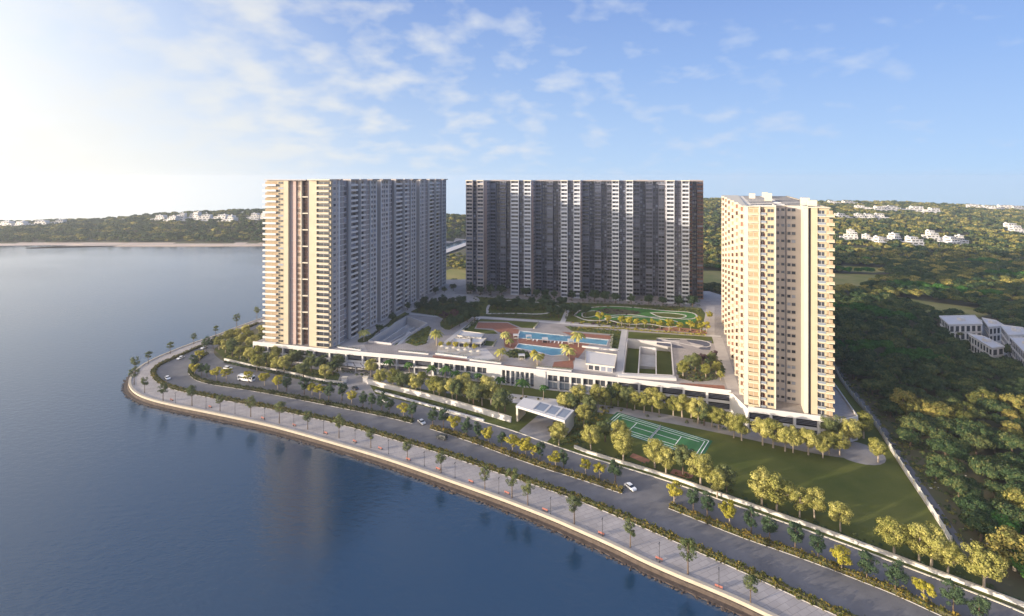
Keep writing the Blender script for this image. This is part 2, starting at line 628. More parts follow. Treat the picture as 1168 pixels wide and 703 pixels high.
#SECTION_LAND
# ------------------------------------------------------------------ shore, water, land
SHORE = [(925, 724), (879, 702), (833, 680), (747, 645), (699, 621), (660, 604), (628, 590), (571, 568), (514, 548), (457, 528), (419, 516), (360, 499),
         (309, 485), (253, 473), (207, 464), (172, 456), (155, 449), (147, 440), (148, 431), (156, 421), (168, 413), (191, 402.6), (221, 391),
         (247, 382.7), (271, 373), (299, 363), (310, 359)]
shore = PL(SHORE)
a, b_ = shore[1], shore[0]
ext = [(b_[0] + (b_[0] - a[0]) * k * 0.5, b_[1] + (b_[1] - a[1]) * k * 0.5) for k in (30, 12, 4)]
shore = smooth(ext + shore + [(-160, 470), (-130, 600), (-100, 690), (-86, 720), (-66, 800), (0, 900), (90, 960)], 2)

WL = -2.0
wb = MB()
wb.prism([(-2200, -250), (900, -250), (900, 1235), (-2200, 1235)], None, WL, 'lake')
struct(wb.build('lake_water'))

ground_poly = shore + [(90, 1300), (2300, 1300), (2300, -200), (ext[0][0] + 5, -200)]
gb = MB()
gb.prism(ground_poly, -6.0, -0.02, 'soil', side='quay_side')
struct(gb.build('ground'))

RIDGE_L = [(-2000, 2), (-1150, 2), (-950, 4), (-700, 24), (-560, 26), (-300, 24), (-100, 14), (60, 20)]
RIDGE_R = [(-200, 27), (0, 30), (600, 42), (1000, 33), (1560, 14), (2400, 6)]


def interp(t, x):
    if x <= t[0][0]:
        return t[0][1]
    for (a0, b0), (a1, b1) in zip(t[:-1], t[1:]):
        if x <= a1:
            return b0 + (b1 - b0) * (x - a0) / (a1 - a0)
    return t[-1][1]


def ss(x):
    x = max(0.0, min(1.0, x))
    return x * x * (3 - 2 * x)


def wob(x, y):
    return (math.sin(x * 0.013 + 1.3 * math.sin(y * 0.007)) + math.sin(y * 0.017 + x * 0.004 + 2) + 0.6 * math.sin(x * 0.031 + y * 0.023)) / 2.6


def bank(X):      # near edge of the land across the lake
    return interp([(-3000, 800), (-1150, 805), (-760, 818), (-120, 815), (-82, 895), (0, 1000), (90, 1060)], X)


def hills(X, Y):
    k = ss((X + 60) / 200.0)                      # left peninsula / right hinterland
    bk = bank(X)
    d = Y - bk
    zl = interp(RIDGE_L, X * 1150.0 / max(Y, 1))
    left = -6 + 4.5 * ss((d + 8) / 16) + 2.6 * ss((d - 8) / 50) + (zl + 1) * ss((d - 30) / 280) - 70 * ss((Y - 1165) / 400)
    zr = interp(RIDGE_R, X * 1500.0 / max(Y, 1))
    right = -1.2 + (zr + 2) * ss((Y - 560) / 900.0) - 70 * ss((Y - 1520) / 500)
    if X < 90 and Y < 1000:
        right = min(right, -1.2)
    h = left * (1 - k) + right * k
    amp = 3.2 * ss((Y - 700) / 400) * (ss((d - 60) / 200) if k < 0.5 else 1)
    return h + amp * wob(X, Y)


xs = np.arange(-2200, 2401, 20.0)
ys = np.concatenate([np.arange(560, 1200, 9.0), np.arange(1200, 1961, 20.0)])
hv, hf = [], []
for Y in ys:
    for X in xs:
        hv.append((X, Y, hills(X, Y)))
nx = len(xs)
for j in range(len(ys) - 1):
    for i in range(nx - 1):
        k = j * nx + i
        q = (k, k + 1, k + nx + 1, k + nx)
        if max(hv[t][2] for t in q) > -5.5:
            hf.append(q)
hb = MB()
hb.add(hv, hf, 'soil')
hme = hb.mesh('hills')
hme.materials.append(MATS['sand'])
for p in hme.polygons:
    X, Y, Z = p.center
    if X < 60 and -9 < Y - bank(X) < 28 + 8 * wob(X * 3, Y):
        p.material_index = 1
    p.use_smooth = True
struct(link('hills', hme))
# low sandbar reaching into the lake on the far left
sheet('sandbar', smooth(PL([(30, 283.5), (75, 281), (310, 281), (330, 279.5), (300, 276), (120, 276.5), (70, 278.5), (95, 280)], WL), 1), WL + 0.9, 'sand', WL - 2)
sheet('beach', smooth(PL([(-120, 279), (40, 277.5), (88, 274.5), (60, 271), (-120, 272)], WL), 1), WL + 1.1, 'sand', WL - 2)

# ------------------------------------------------------------------ quay, promenade, roads
quay_line = shore[6:-24]
qb = MB()
ql = quay_line
qb.strip(ql, 1.1, -0.6, 0.35, 'quay', off=-0.2)
qw = qb.build('quay_coping')
qroot = empty('quay_wall', (0, 0, 0))
qw.parent = qroot
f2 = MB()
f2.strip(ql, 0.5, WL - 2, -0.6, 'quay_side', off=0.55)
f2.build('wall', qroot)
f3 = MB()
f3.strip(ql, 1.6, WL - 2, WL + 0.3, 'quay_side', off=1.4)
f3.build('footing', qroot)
tag(qroot, 'long cream stone quay wall edging the promenade above the lake', 'quay wall')

HEDGE_OUT = [(1010, 722), (940, 693), (862, 656), (790, 624), (718, 592), (645, 563), (582, 542), (537, 527), (494, 512.5), (443, 498), (400, 485.5), (360, 476),
             (309, 465), (253, 455), (207, 446), (184, 438), (175, 429), (175, 422), (184, 415), (197, 410), (225, 397), (258, 385), (288, 371.5), (306, 365)]
KERB = [(1230, 724), (1168, 700), (1146, 690), (1018, 641), (940, 612), (845, 579), (761, 548), (664, 519.6), (622, 505), (590, 493), (550, 481), (428, 449),
        (395, 441), (360, 437), (319, 428), (262, 416), (249, 409), (243, 403), (245, 396), (262, 388), (290, 375), (310, 369)]
hout = smooth(PL(HEDGE_OUT), 2)
kerb = smooth(PL(KERB), 2)
sheet('promenade', offset(shore, -0.5)[6:-22] + hout[::-1], 0.004, 'promenade')
e0 = hout[0]; k0 = kerb[0]
far_h = (hout[0][0] + (hout[0][0] - hout[1][0]) * 12, hout[0][1] + (hout[0][1] - hout[1][1]) * 12)
far_k = (kerb[0][0] + (kerb[0][0] - kerb[1][0]) * 12, kerb[0][1] + (kerb[0][1] - kerb[1][1]) * 12)
sheet('road', [far_h] + hout + kerb[::-1] + [far_k], 0.008, 'asphalt')
kb = MB()
kb.strip(kerb[:44], 0.45, 0, 0.16, 'kerb')
struct(kb.build('kerb'))
kb = MB()
kb.strip(offset(hout, 1.1), 0.22, 0, 0.14, 'concrete')
struct(kb.build('road_kerb'))
# bedding strip along the outer hedge, site lawn, drives
sheet('planting_strip', offset(hout, 0.95) + offset(hout, -0.95)[::-1], 0.06, 'soil', 0)

# podium outline at deck level
DZ = 9.0
POD = [(-153, 300.5), (-103, 287.0), (-43, 273), (11, 257), (51, 246), (99.5, 231), (99.5, 214.5), (133, 203.5), (140, 206), (194, 362), (170, 438), (-30, 492), (-112, 484)]
site_front = PL([(244, 398), (262, 416), (319, 428), (360, 437), (395, 441), (428, 449), (550, 481), (590, 493), (622, 505), (664, 519.6), (761, 548), (845, 579),
                 (940, 612), (1018, 641), (1146, 690)])
site_back = PL([(1071, 597), (1026, 530), (996, 481), (962, 440)]) + [(200, 380), (100, 300), (-90, 320), (-150, 330)]
sheet('lawn', site_front + site_back, 0.006, 'lawn')
DRIVE = smooth(PL([(330, 414), (385, 421), (450, 435), (520, 446), (600, 458), (680, 465), (760, 477), (850, 495), (930, 513), (985, 519)]), 2)
sheet('driveway', offset(DRIVE, 4) + offset(DRIVE, -4)[::-1], 0.012, 'drive')
th = [i * math.pi / 10 for i in range(20)]
cx_, cy_ = P(978, 516)
sheet('turning_circle', [(cx_ + 9 * math.cos(t), cy_ + 9 * math.sin(t)) for t in th], 0.016, 'drive')
sheet('entrance_drive', PL([(375, 412), (388, 428), (383, 441), (398, 446), (430, 452), (418, 434), (412, 425), (470, 432), (440, 412)]), 0.020, 'drive')
sheet('gate_drive', PL([(592, 492), (612, 503), (624, 504), (640, 489), (662, 470), (640, 462), (618, 470)]), 0.020, 'drive')
sheet('forecourt', PL([(470, 430), (520, 436), (565, 447), (655, 458), (655, 468), (560, 456), (500, 443)]), 0.024, 'path_pale')

# sports court
tc = PL([(704, 470), (813, 503), (800, 524), (684, 487)])
sheet('court_apron', tc, 0.03, 'tennis_edge')


def lerp2(q, s, t):
    a0 = (q[0][0] + (q[1][0] - q[0][0]) * s, q[0][1] + (q[1][1] - q[0][1]) * s)
    a1 = (q[3][0] + (q[2][0] - q[3][0]) * s, q[3][1] + (q[2][1] - q[3][1]) * s)
    return (a0[0] + (a1[0] - a0[0]) * t, a0[1] + (a1[1] - a0[1]) * t)


sheet('sports_court', [lerp2(tc, .03, .06), lerp2(tc, .97, .06), lerp2(tc, .97, .94), lerp2(tc, .03, .94)], 0.036, 'tennis')
lm = MB()


def cl_(s0, t0, s1, t1, w=0.30):
    a0, a1 = lerp2(tc, s0, t0), lerp2(tc, s1, t1)
    lm.strip([a0, a1], w, 0.042, 0.042, 'paint')


for (s0, t0, s1, t1) in ((.03, .06, .97, .06), (.03, .94, .97, .94), (.03, .06, .03, .94), (.97, .06, .97, .94), (.06, .14, .94, .14), (.06, .86, .94, .86),
                         (.06, .14, .06, .86), (.94, .14, .94, .86), (.10, .25, .90, .25), (.10, .75, .90, .75), (.27, .25, .27, .75), (.73, .25, .73, .75), (.27, .5, .73, .5), (.5, .14, .5, .86)):
    cl_(s0, t0, s1, t1)
struct(lm.build('court_markings'))
sheet('brick_patch', PL([(722, 517), (742, 525), (738, 530), (718, 521)]), 0.03, 'brick')
sheet('brick_path', PL([(768, 535), (792, 541), (788, 547), (764, 540)]), 0.03, 'brick')
net = empty('tennis_net', (*lerp2(tc, .5, .5), 0.04))
nb = MB((*lerp2(tc, .5, .5), 0.04))
nb.strip([lerp2(tc, .5, .10), lerp2(tc, .5, .90)], 0.06, 0.15, 1.0, 'railing')
nb.build('net', net)
for t_ in (.10, .90):
    nb = MB((*lerp2(tc, .5, .5), 0.04))
    nb.cyl(*lerp2(tc, .5, t_), 0.03, 1.15, .06, .06, 'dark_metal')
    nb.build('post', net)
tag(net, 'low pale net across the middle of the green sports court', 'net')

# fields beyond the wood
FIELDS = [('field', [(1020, 338), (1062, 345), (1120, 352), (1130, 362), (1075, 362), (1035, 352), (1022, 345)]),
          ('field', [(955, 303), (1015, 306), (1010, 312), (955, 309)])]
for nm, pts in FIELDS:
    sheet(nm, smooth(PL(pts), 1), 0.05, 'field')
sheet('field', [(90, 500), (330, 480), (420, 560), (120, 600)], 0.03, 'field')
sheet('field', [(-95, 520), (-20, 510), (10, 640), (-60, 640)], 0.03, 'field')
sheet('canal_road', PL([(495, 289.5), (560, 267), (560, 270), (495, 294)], 0), 0.3, 'path_pale')
sheet('rear_road', PL([(480, 321), (560, 323), (560, 326), (480, 324)], 0), 0.06, 'path_pale')

#SECTION_TOWERS
# ------------------------------------------------------------------ towers


class Tower:
    def __init__(s, name, org, z0, nf, fh):
        s.org = (org[0], org[1], z0)
        s.z0, s.nf, s.fh = z0, nf, fh
        s.H = nf * fh
        s.root = empty(name, s.org)
        s.items = {}

    def frame(s, A, d):
        """a facade line: start A, unit direction d; outward is to the right of d"""
        return (A, d, (d[1], -d[0]))

    def pt(s, fr, a, e):
        A, d, n = fr
        return (A[0] + d[0] * a + n[0] * e, A[1] + d[1] * a + n[1] * e)

    def bx(s, mb, fr, a0, a1, e0, e1, z0, z1, mat):
        mb.quadbox([s.pt(fr, a0, e1), s.pt(fr, a1, e1), s.pt(fr, a1, e0), s.pt(fr, a0, e0)], z0 + s.z0, z1 + s.z0, mat)

    def part(s, name, *boxes):
        mb = MB(s.org)
        for b in boxes:
            s.bx(mb, *b)
        return mb.build(name, s.root)

    def item(s, kind, mb, fr, a, e, z):
        x, y = s.pt(fr, a, e)
        n = fr[2]
        d = math.hypot(x, y)
        vis = (-x * n[0] - y * n[1]) / d / (d * d)
        s.items.setdefault(kind, []).append((vis, mb))

    def finish(s):
        for kind, lst in s.items.items():
            lst.sort(key=lambda t: -t[0])
            for vis, mb in lst[:100]:
                if vis > 0:
                    mb.build(kind, s.root)
            rest = [m for v, m in lst[:100] if v <= 0] + [m for v, m in lst[100:]]
            if rest:
                al = MB(s.org)
                for m in rest:
                    k = len(al.v)
                    al.v += m.v
                    al.f += [tuple(i + k for i in f) for f in m.f]
                    al.m += [al.mi(m.mats[i]) for i in m.m]
                o = al.build(kind, s.root)
                o['kind'] = 'stuff'

    def window(s, fr, a0, a1, e, z0, z1, glass='glass', frame='offwhite', sill=0.25):
        mb = MB(s.org)
        s.bx(mb, fr, a0, a1, e, e + 0.05, z0, z1, glass)
        s.bx(mb, fr, a0 - .12, a1 + .12, e, e + sill, z0 - .16, z0, frame)
        s.bx(mb, fr, a0 - .12, a1 + .12, e, e + sill * 1.3, z1, z1 + .14, frame)
        if a1 - a0 > 1.6:
            m = (a0 + a1) / 2
            s.bx(mb, fr, m - .06, m + .06, e, e + .10, z0, z1, frame)
        s.item('window', mb, fr, (a0 + a1) / 2, e, z0)

    def balcony(s, fr, a0, a1, e, z, depth=1.6, par='white', h=1.05, slab='white', glass='glass', open_=0.0, rail=False):
        mb = MB(s.org)
        s.bx(mb, fr, a0, a1, e, e + depth, z - .14, z + .14, slab)
        if rail:
            s.bx(mb, fr, a0 + .02, a1 - .02, e + depth - .10, e + depth - .04, z + .14, z + h, par)
            s.bx(mb, fr, a0, a1, e + depth - .13, e + depth - .01, z + h, z + h + .07, slab)
        else:
            s.bx(mb, fr, a0 + open_, a1, e + depth - .16, e + depth - .01, z + .14, z + h, par)
        s.bx(mb, fr, a0, a0 + .14, e, e + depth - .17, z + .14, z + h, par)
        s.bx(mb, fr, a1 - .14, a1, e, e + depth - .17, z + .14, z + h, par)
        s.item('balcony', mb, fr, (a0 + a1) / 2, e + depth, z)
        g = MB(s.org)
        s.bx(g, fr, a0 + .35, a1 - .35, e, e + .05, z + .14, z + 2.45, glass)
        s.bx(g, fr, (a0 + a1) / 2 - .06, (a0 + a1) / 2 + .06, e, e + .09, z + .14, z + 2.45, 'offwhite')
        s.item('window', g, fr, (a0 + a1) / 2, e, z)

    def bay(s, fr, a0, a1, e, mat, style='plain', core=-4.0, top=0.0, zb=0.0, **k):
        """one full-height bay, its wall standing e metres out from the facade line"""
        s.part('wall', (fr, a0, a1, core, e, zb, s.H + top, mat))
        w = a1 - a0
        for f in range(s.nf):
            z = f * s.fh
            if z < zb - .1:
                continue
            if style == 'win':
                n = k.get('n', 1)
                ww = k.get('w', w / n * 0.5)
                for i in range(n):
                    c = a0 + w * (i + .5) / n
                    s.window(fr, c - ww / 2, c + ww / 2, e, z + k.get('sill', 1.0), z + k.get('head', 2.5), k.get('glass', 'glass'), k.get('frame', 'offwhite'))
            elif style == 'balc':
                kk = {q: k[q] for q in ('depth', 'par', 'slab', 'glass', 'h', 'open_', 'rail') if q in k}
                s.balcony(fr, a0 + k.get('in0', .05), a1 - k.get('in1', .05), e, z, **kk)
            elif style == 'glass':
                mb = MB(s.org)
                s.bx(mb, fr, a0 + .15, a1 - .15, e, e + .06, z + .5, z + s.fh - .35, k.get('glass', 'glass'))
                s.item('window', mb, fr, (a0 + a1) / 2, e, z)
        if k.get('line'):
            for f in range(0, s.nf):
                mb = MB(s.org)
                z = f * s.fh
                s.bx(mb, fr, a0, a1, e, e + k.get('lw', .18), z - .1, z + .12, k['line'])
                s.item('floor_band', mb, fr, (a0 + a1) / 2, e, z)

    def fin(s, fr, a, e0, e1, mat='white', w=.35, top=0.4, zb=0):
        s.part('pier', (fr, a - w / 2, a + w / 2, e0, e1, zb, s.H + top, mat))

    def cap(s, fr, a0, a1, e0, e1, mat='fascia', z0=None, h=0.9):
        z = s.H if z0 is None else z0
        s.part('roof_cap', (fr, a0, a1, e0, e1, z, z + h, mat))


def onface(fr, u):
    """distance along a facade line where the photo's column u meets it"""
    A, d, n = fr
    k = (u - CU) / F
    return (k * A[1] - A[0]) / (d[0] - k * d[1])


# ---- left tower: lit end wall towards the lake road, long face towards the courtyard
LA = (0.229, 0.9734)        # long axis
C1 = P(378, 397, DZ)
T1 = Tower('apartment_tower', C1, DZ, 30, 3.2)
wid, lng = 43.0, 182.0
lc = (C1[0] - LA[1] * wid, C1[1] + LA[0] * wid)       # left front corner
fe = T1.frame(lc, (LA[1], -LA[0]))                    # end face, walked left to right
fl = T1.frame(C1, LA)                                 # long face, walked away from us
fb = T1.frame((lc[0] + LA[0] * lng, lc[1] + LA[1] * lng), (-LA[0], -LA[1]))   # lake side face
fk = T1.frame((C1[0] + LA[0] * lng, C1[1] + LA[1] * lng), (-LA[1], LA[0]))
CR = 6.0
T1.part('core', (fe, 0.6, wid - CR, -lng + 1.0, -CR, 0, T1.H - 0.6, 'mauve'))
E = lambda t: wid - t
# end face from the left: balconies, slit windows, plain, banded, window column, deep glazed slot, pier, balcony block
T1.bay(fe, 0, E(35.3), 0, 'beige2', 'balc', core=-CR, depth=1.9, in0=-1.3, par='white', glass='screen')
T1.bay(fe, E(35.3), E(30.6), 0.5, 'beige', 'win', core=-CR, n=1, w=3.3, sill=1.2, head=2.35, frame='beige')
T1.bay(fe, E(30.6), E(27.7), 0.9, 'beige2', 'plain', core=-CR)
T1.bay(fe, E(27.7), E(23.6), -0.6, 'pink', 'plain', core=-CR, line='mauve_pale')
T1.bay(fe, E(23.6), E(20.1), -1.4, 'pink', 'win', core=-CR, n=1, w=2.7, sill=.5, head=2.6, glass='glass_brown', frame='beige')
T1.part('wall', (fe, E(20.1), E(15.4), -CR - 3, -2.4, 0, T1.H, 'brown'))
for f in range(30):
    T1.window(fe, E(19.8), E(17.9), -2.4, f * 3.2 + .4, f * 3.2 + 2.6, 'glass_brown', 'brown')
    T1.window(fe, E(17.5), E(15.8), -2.4, f * 3.2 + .4, f * 3.2 + 2.6, 'glass_brown', 'brown')
    if f % 3 == 0 and f:
        T1.part('beam', (fe, E(20.1), E(15.4), -2.3, -0.6, f * 3.2 - .3, f * 3.2 + .3, 'cream'))
T1.part('pier', (fe, E(20.3), E(19.8), -2.2, -0.3, 0, T1.H + .3, 'cream'))
T1.bay(fe, E(15.4), E(13.7), -0.2, 'dark_slate', 'plain', core=-CR, top=.6)
T1.bay(fe, E(13.7), E(8.8), 1.2, 'beige2', 'plain', core=-CR, top=.4)
T1.bay(fe, E(8.8), E(0), 0.4, 'beige', 'balc', core=-CR, depth=1.7, in1=0.5, par='beige2', slab='white', glass='glass')
for z in (0, ):
    T1.cap(fe, -0.5, E(15.6), -CR - 2, 1.6, 'mauve_pale', h=.5)
    T1.cap(fe, E(13.9), wid + .5, -CR - 2, 2.6, 'cream', h=.7)
# long face
U = lambda u: onface(fl, u)
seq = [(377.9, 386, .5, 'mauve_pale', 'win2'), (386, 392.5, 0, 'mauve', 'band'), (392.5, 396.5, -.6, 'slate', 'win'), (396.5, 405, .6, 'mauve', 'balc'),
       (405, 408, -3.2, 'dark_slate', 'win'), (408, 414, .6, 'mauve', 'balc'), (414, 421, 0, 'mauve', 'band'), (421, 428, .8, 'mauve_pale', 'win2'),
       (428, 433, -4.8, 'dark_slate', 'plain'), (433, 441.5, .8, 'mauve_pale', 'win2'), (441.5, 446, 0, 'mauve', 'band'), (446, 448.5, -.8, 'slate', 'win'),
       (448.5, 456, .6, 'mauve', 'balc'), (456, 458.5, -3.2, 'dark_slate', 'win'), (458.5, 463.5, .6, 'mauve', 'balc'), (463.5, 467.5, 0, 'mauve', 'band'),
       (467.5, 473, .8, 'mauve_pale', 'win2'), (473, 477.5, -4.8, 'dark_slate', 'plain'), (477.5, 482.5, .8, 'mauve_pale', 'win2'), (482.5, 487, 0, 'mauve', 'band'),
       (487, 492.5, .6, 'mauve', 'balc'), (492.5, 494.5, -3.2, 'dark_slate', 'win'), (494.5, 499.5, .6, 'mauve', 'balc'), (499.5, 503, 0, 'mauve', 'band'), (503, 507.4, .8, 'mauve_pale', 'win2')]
for u0, u1, e, mt, st in seq:
    a0, a1 = U(u0), U(u1)
    if a0 < CR + .1 < a1:
        T1.part('wall', (fl, 0.41, CR, -4, e, 0, T1.H, mt))
        n_ = 1
        for f in range(30):
            T1.window(fl, 1.4, 3.4, e, f * 3.2 + .95, f * 3.2 + 2.55, 'glass', 'offwhite')
        a0 = CR
    if st == 'win2':
        T1.bay(fl, a0, a1, e, mt, 'win', core=-CR, n=max(1, round((a1 - a0) / 3.8)), w=1.9, sill=.95, head=2.55, line='line_white', lw=.45, top=.2)
        T1.fin(fl, a0 + .2, e, e + .55, 'line_white', .4); T1.fin(fl, a1 - .2, e, e + .55, 'line_white', .4)
        if a1 - a0 > 7:
            T1.fin(fl, (a0 + a1) / 2, e, e + .45, 'offwhite', .25)
    elif st == 'band':
        T1.bay(fl, a0, a1, e, mt, 'plain', core=-CR, line='line_white', lw=.4)
        T1.fin(fl, a0 + (a1 - a0) * .55, e, e + .35, 'offwhite', .22)
    elif st == 'win':
        T1.bay(fl, a0, a1, e, mt, 'win', core=-CR, n=1, w=(a1 - a0) * .7, sill=.5, head=2.6, frame='mauve_pale')
    elif st == 'balc':
        T1.bay(fl, a0, a1, e, mt, 'balc', core=-CR, depth=1.6, par='white', slab='line_white')
        T1.fin(fl, a0 + .15, e, e + 1.7, 'offwhite', .3)
    else:
        T1.bay(fl, a0, a1, e, mt, 'plain', core=-CR)
    if st in ('win2', 'balc'):
        T1.cap(fl, a0 - .6, a1 + .6, -CR - 1, e + 2.0, 'fascia' if st == 'win2' else 'mauve_pale', h=.8)
T1.part('parapet', (fl, 2, lng - 1, -CR - 1.4, -CR - 1.0, T1.H - .6, T1.H + .5, 'offwhite'))
# lake side and back
s_ = 0
rr = random.Random(3)
while s_ < lng - CR - 4:
    w_ = 8.5
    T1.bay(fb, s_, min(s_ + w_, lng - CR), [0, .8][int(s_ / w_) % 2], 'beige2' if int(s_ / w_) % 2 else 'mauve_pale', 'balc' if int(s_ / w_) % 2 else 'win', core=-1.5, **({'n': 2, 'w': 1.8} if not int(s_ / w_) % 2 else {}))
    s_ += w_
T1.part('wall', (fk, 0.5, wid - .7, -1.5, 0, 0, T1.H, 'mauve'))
for k_ in range(5):
    T1.part('lift_room', (fl, 18 + k_ * 35, 26 + k_ * 35, -26, -18, T1.H - .6, T1.H + 0.75, 'mauve_pale'))
T1.finish()
tag(T1.root, 'tall apartment tower by the lake with sunlit beige end wall and grey shaded long side', 'building', None)

# ---- middle tower row
C2 = P(532, 333.2, DZ)
D2 = (0.9734, -0.229)
T2 = Tower('apartment_block', C2, DZ, 30, 3.17)
ff = T2.frame(C2, D2)
V = lambda u: onface(ff, u)
PR = 20.0
CB = (C2[0] - ff[2][0] * PR, C2[1] - ff[2][1] * PR)
fbk = T2.frame(CB, D2)
VB = lambda u: onface(fbk, u)
end2 = VB(802)
T2.part('core', (fbk, 0, end2, -18, -2.0, 0, T2.H - .5, 'slate'))
trios = [(532, 539.5, 544.5, 552), (583, 592, 598, 606), (640, 647.5, 654.5, 662), (698, 706, 714, 722), (760, 769, 777.5, 786)]
ends = []
for i, (u0, u1, u2, u3) in enumerate(trios):
    a0, a1, a2, a3 = V(u0), V(u1), V(u2), V(u3)
    ends.append((a0, a3))
    m_ = 'bay_white' if i else 'mauve_pale'
    T2.part('wing', (ff, a0 + .3, a3 - .3, -PR + 1, -2.5, 0, T2.H - .4, 'block_grey'))
    for (p0, p1) in ((a0, a1), (a2, a3)):
        T2.bay(ff, p0, p1, 0, 'slate', 'balc', core=-2.5, depth=1.5, par=m_, slab=m_, glass='glass', h=1.25)
        T2.fin(ff, p0 + .18, 0.0, 1.6, m_, .36); T2.fin(ff, p1 - .18, 0.0, 1.6, m_, .36)
        T2.cap(ff, p0 - .2, p1 + .2, -3, 2.0, 'cream', h=.7)
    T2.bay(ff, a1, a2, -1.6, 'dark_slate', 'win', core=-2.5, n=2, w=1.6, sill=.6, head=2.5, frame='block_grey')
    # flank walls of the wing: pale pink with shadow joints, a strip of windows
    fr_r = T2.frame(T2.pt(ff, a3, 0), (-ff[2][0], -ff[2][1]))
    T2.bay(fr_r, 0.3, 9.5, 0.0, 'pink', 'plain', core=-.28, line='mauve_pale', lw=.1)
    T2.bay(fr_r, 9.5, PR - 1, -.05, 'block_grey', 'win', core=-.23, n=3, w=1.3, frame='mauve_pale')
    fr_l = T2.frame(T2.pt(ff, a0, -PR + 1), (ff[2][0], ff[2][1]))
    T2.bay(fr_l, 0, PR - 1.4, 0.0, 'block_grey', 'win', core=-.28, n=4, w=1.4, frame='mauve_pale')
    T2.part('parapet', (ff, a0, a3, -PR, -2.6, T2.H - .4, T2.H + .45, 'fascia'))
gaps = [(ends[i][1], ends[i + 1][0]) for i in range(4)] + [(ends[4][1], end2)]
for gi, (g0, g1) in enumerate(gaps):
    w_ = g1 - g0
    cuts = [0, .22, .40, .62, .80, 1.0]
    sty = [('slate', 'balc', .4), ('dark_slate', 'win', -1.2), ('slate', 'balc', 1.2), ('dark_slate', 'win', -1.2), ('slate', 'balc', .2)]
    if gi == 4:
        cuts = [0, .35, .62, 1.0]
        sty = [('brown', 'balc', .3), ('dark_slate', 'win', -1.2), ('brown', 'balc', .6)]
    for j, (mt, st, e) in enumerate(sty):
        p0, p1 = g0 + w_ * cuts[j], g0 + w_ * cuts[j + 1]
        if st == 'balc':
            T2.bay(fbk, p0, p1, e, mt, 'balc', core=-2.0, depth=1.3, par='slate' if gi < 4 else 'brown', slab='block_grey' if gi < 4 else 'brown', h=.95)
        else:
            T2.bay(fbk, p0, p1, e, mt, 'win', core=-2.0, n=2, w=1.5, frame='slate', sill=.7)
        T2.fin(fbk, p0 + .15, e, e + .5, 'slate', .3)
    T2.part('parapet', (fbk, g0, g1, -2.4, 1.9, T2.H - .2, T2.H + .7, 'fascia'))
T2.part('parapet', (fbk, 0, end2, -18.2, -17.6, T2.H - .5, T2.H + .5, 'fascia'))
for k_ in range(5):
    T2.part('lift_room', (fbk, 16 + k_ * 42, 25 + k_ * 42, -14, -7, T2.H - .5, T2.H + 0.9, 'mauve_pale'))
T2.finish()
tag(T2.root, 'wide dark apartment block with five pale balcony bays closing the rear of the courtyard', 'building', None)

# ---- right tower
C3 = P(849, 461, DZ)
LA3 = (0.386, 0.9225)
D3 = (0.9225, -0.386)
T3 = Tower('apartment_tower', C3, DZ, 25, 3.4)
fe3 = T3.frame(C3, D3)
len3 = 150.0
w3 = 31.4
fl3 = T3.frame((C3[0] + LA3[0] * len3, C3[1] + LA3[1] * len3), (-LA3[0], -LA3[1]))     # left face, walked towards us
fr3 = T3.frame((C3[0] + D3[0] * w3, C3[1] + D3[1] * w3), LA3)
fk3 = T3.frame((C3[0] + D3[0] * w3 + LA3[0] * len3, C3[1] + D3[1] * w3 + LA3[1] * len3), (-D3[0], -D3[1]))
Q = lambda u: onface(fe3, u)
CR3 = 11.0
T3.part('core', (fe3, 2.5, w3 - 2.5, -len3 + 2.5, -CR3, 0, T3.H - .8, 'cream'))
a = [Q(u) for u in (849, 853.5, 865.5, 874, 883.5, 885.5)]
T3.bay(fe3, 0, a[1], 0.2, 'cream', 'plain', core=-CR3)
T3.bay(fe3, a[1], a[2], 0.0, 'beige', 'balc', core=-CR3, depth=1.7, par='beige', slab='cream', glass='screen')
T3.bay(fe3, a[2], a[3], 0.0, 'beige2', 'balc', core=-CR3, depth=1.2, par='glass_pale', slab='cream', glass='glass_brown', rail=True)
T3.fin(fe3, a[2] + .2, 0, 1.6, 'cream', .5)
T3.bay(fe3, a[3], a[4], 0.7, 'beige', 'win', core=-CR3, n=1, w=(a[4] - a[3]) * .75, sill=1.3, head=2.6, frame='beige')
T3.fin(fe3, a[4] + .2, -CR3, 1.1, 'cream', .5, top=.8)
a6, a7 = Q(885.5), Q(917)
frr = T3.frame(T3.pt(fe3, 0, -9.5), D3)
r0, r1 = a[4] + .45, a7
T3.part('wall', (frr, r0, r0 + (r1 - r0) * .44, -2, 0, 0, T3.H, 'mauve_pale'))
T3.part('wall', (frr, r0 + (r1 - r0) * .47, r1, -2, 0.6, 0, T3.H, 'mauve_pale'))
T3.part('duct', (frr, r0 + (r1 - r0) * .44, r0 + (r1 - r0) * .47, -2, -0.6, 0, T3.H, 'slate'))
for f in range(25):
    z = f * 3.4
    rw = r1 - r0
    T3.window(frr, r0 + rw * .03, r0 + rw * .20, 0, z + 1.3, z + 2.6, 'glass', 'mauve_pale')
    T3.window(frr, r0 + rw * .28, r0 + rw * .40, 0, z + 1.4, z + 2.5, 'glass', 'mauve_pale')
    T3.window(frr, r0 + rw * .50, r0 + rw * .62, .6, z + 1.3, z + 2.6, 'glass', 'mauve_pale')
    T3.window(frr, r0 + rw * .66, r0 + rw * .80, .6, z + 1.3, z + 2.6, 'glass', 'mauve_pale')
b0, b1, b2, b3 = a7, Q(921.5), Q(925), Q(932)
T3.bay(fe3, b0, b1, 0.9, 'cream', 'plain', core=-CR3, top=.6)
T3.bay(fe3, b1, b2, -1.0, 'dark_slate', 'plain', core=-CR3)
T3.bay(fe3, b2, b3, 0.9, 'beige', 'plain', core=-CR3, top=.4)
b4 = Q(941.5)
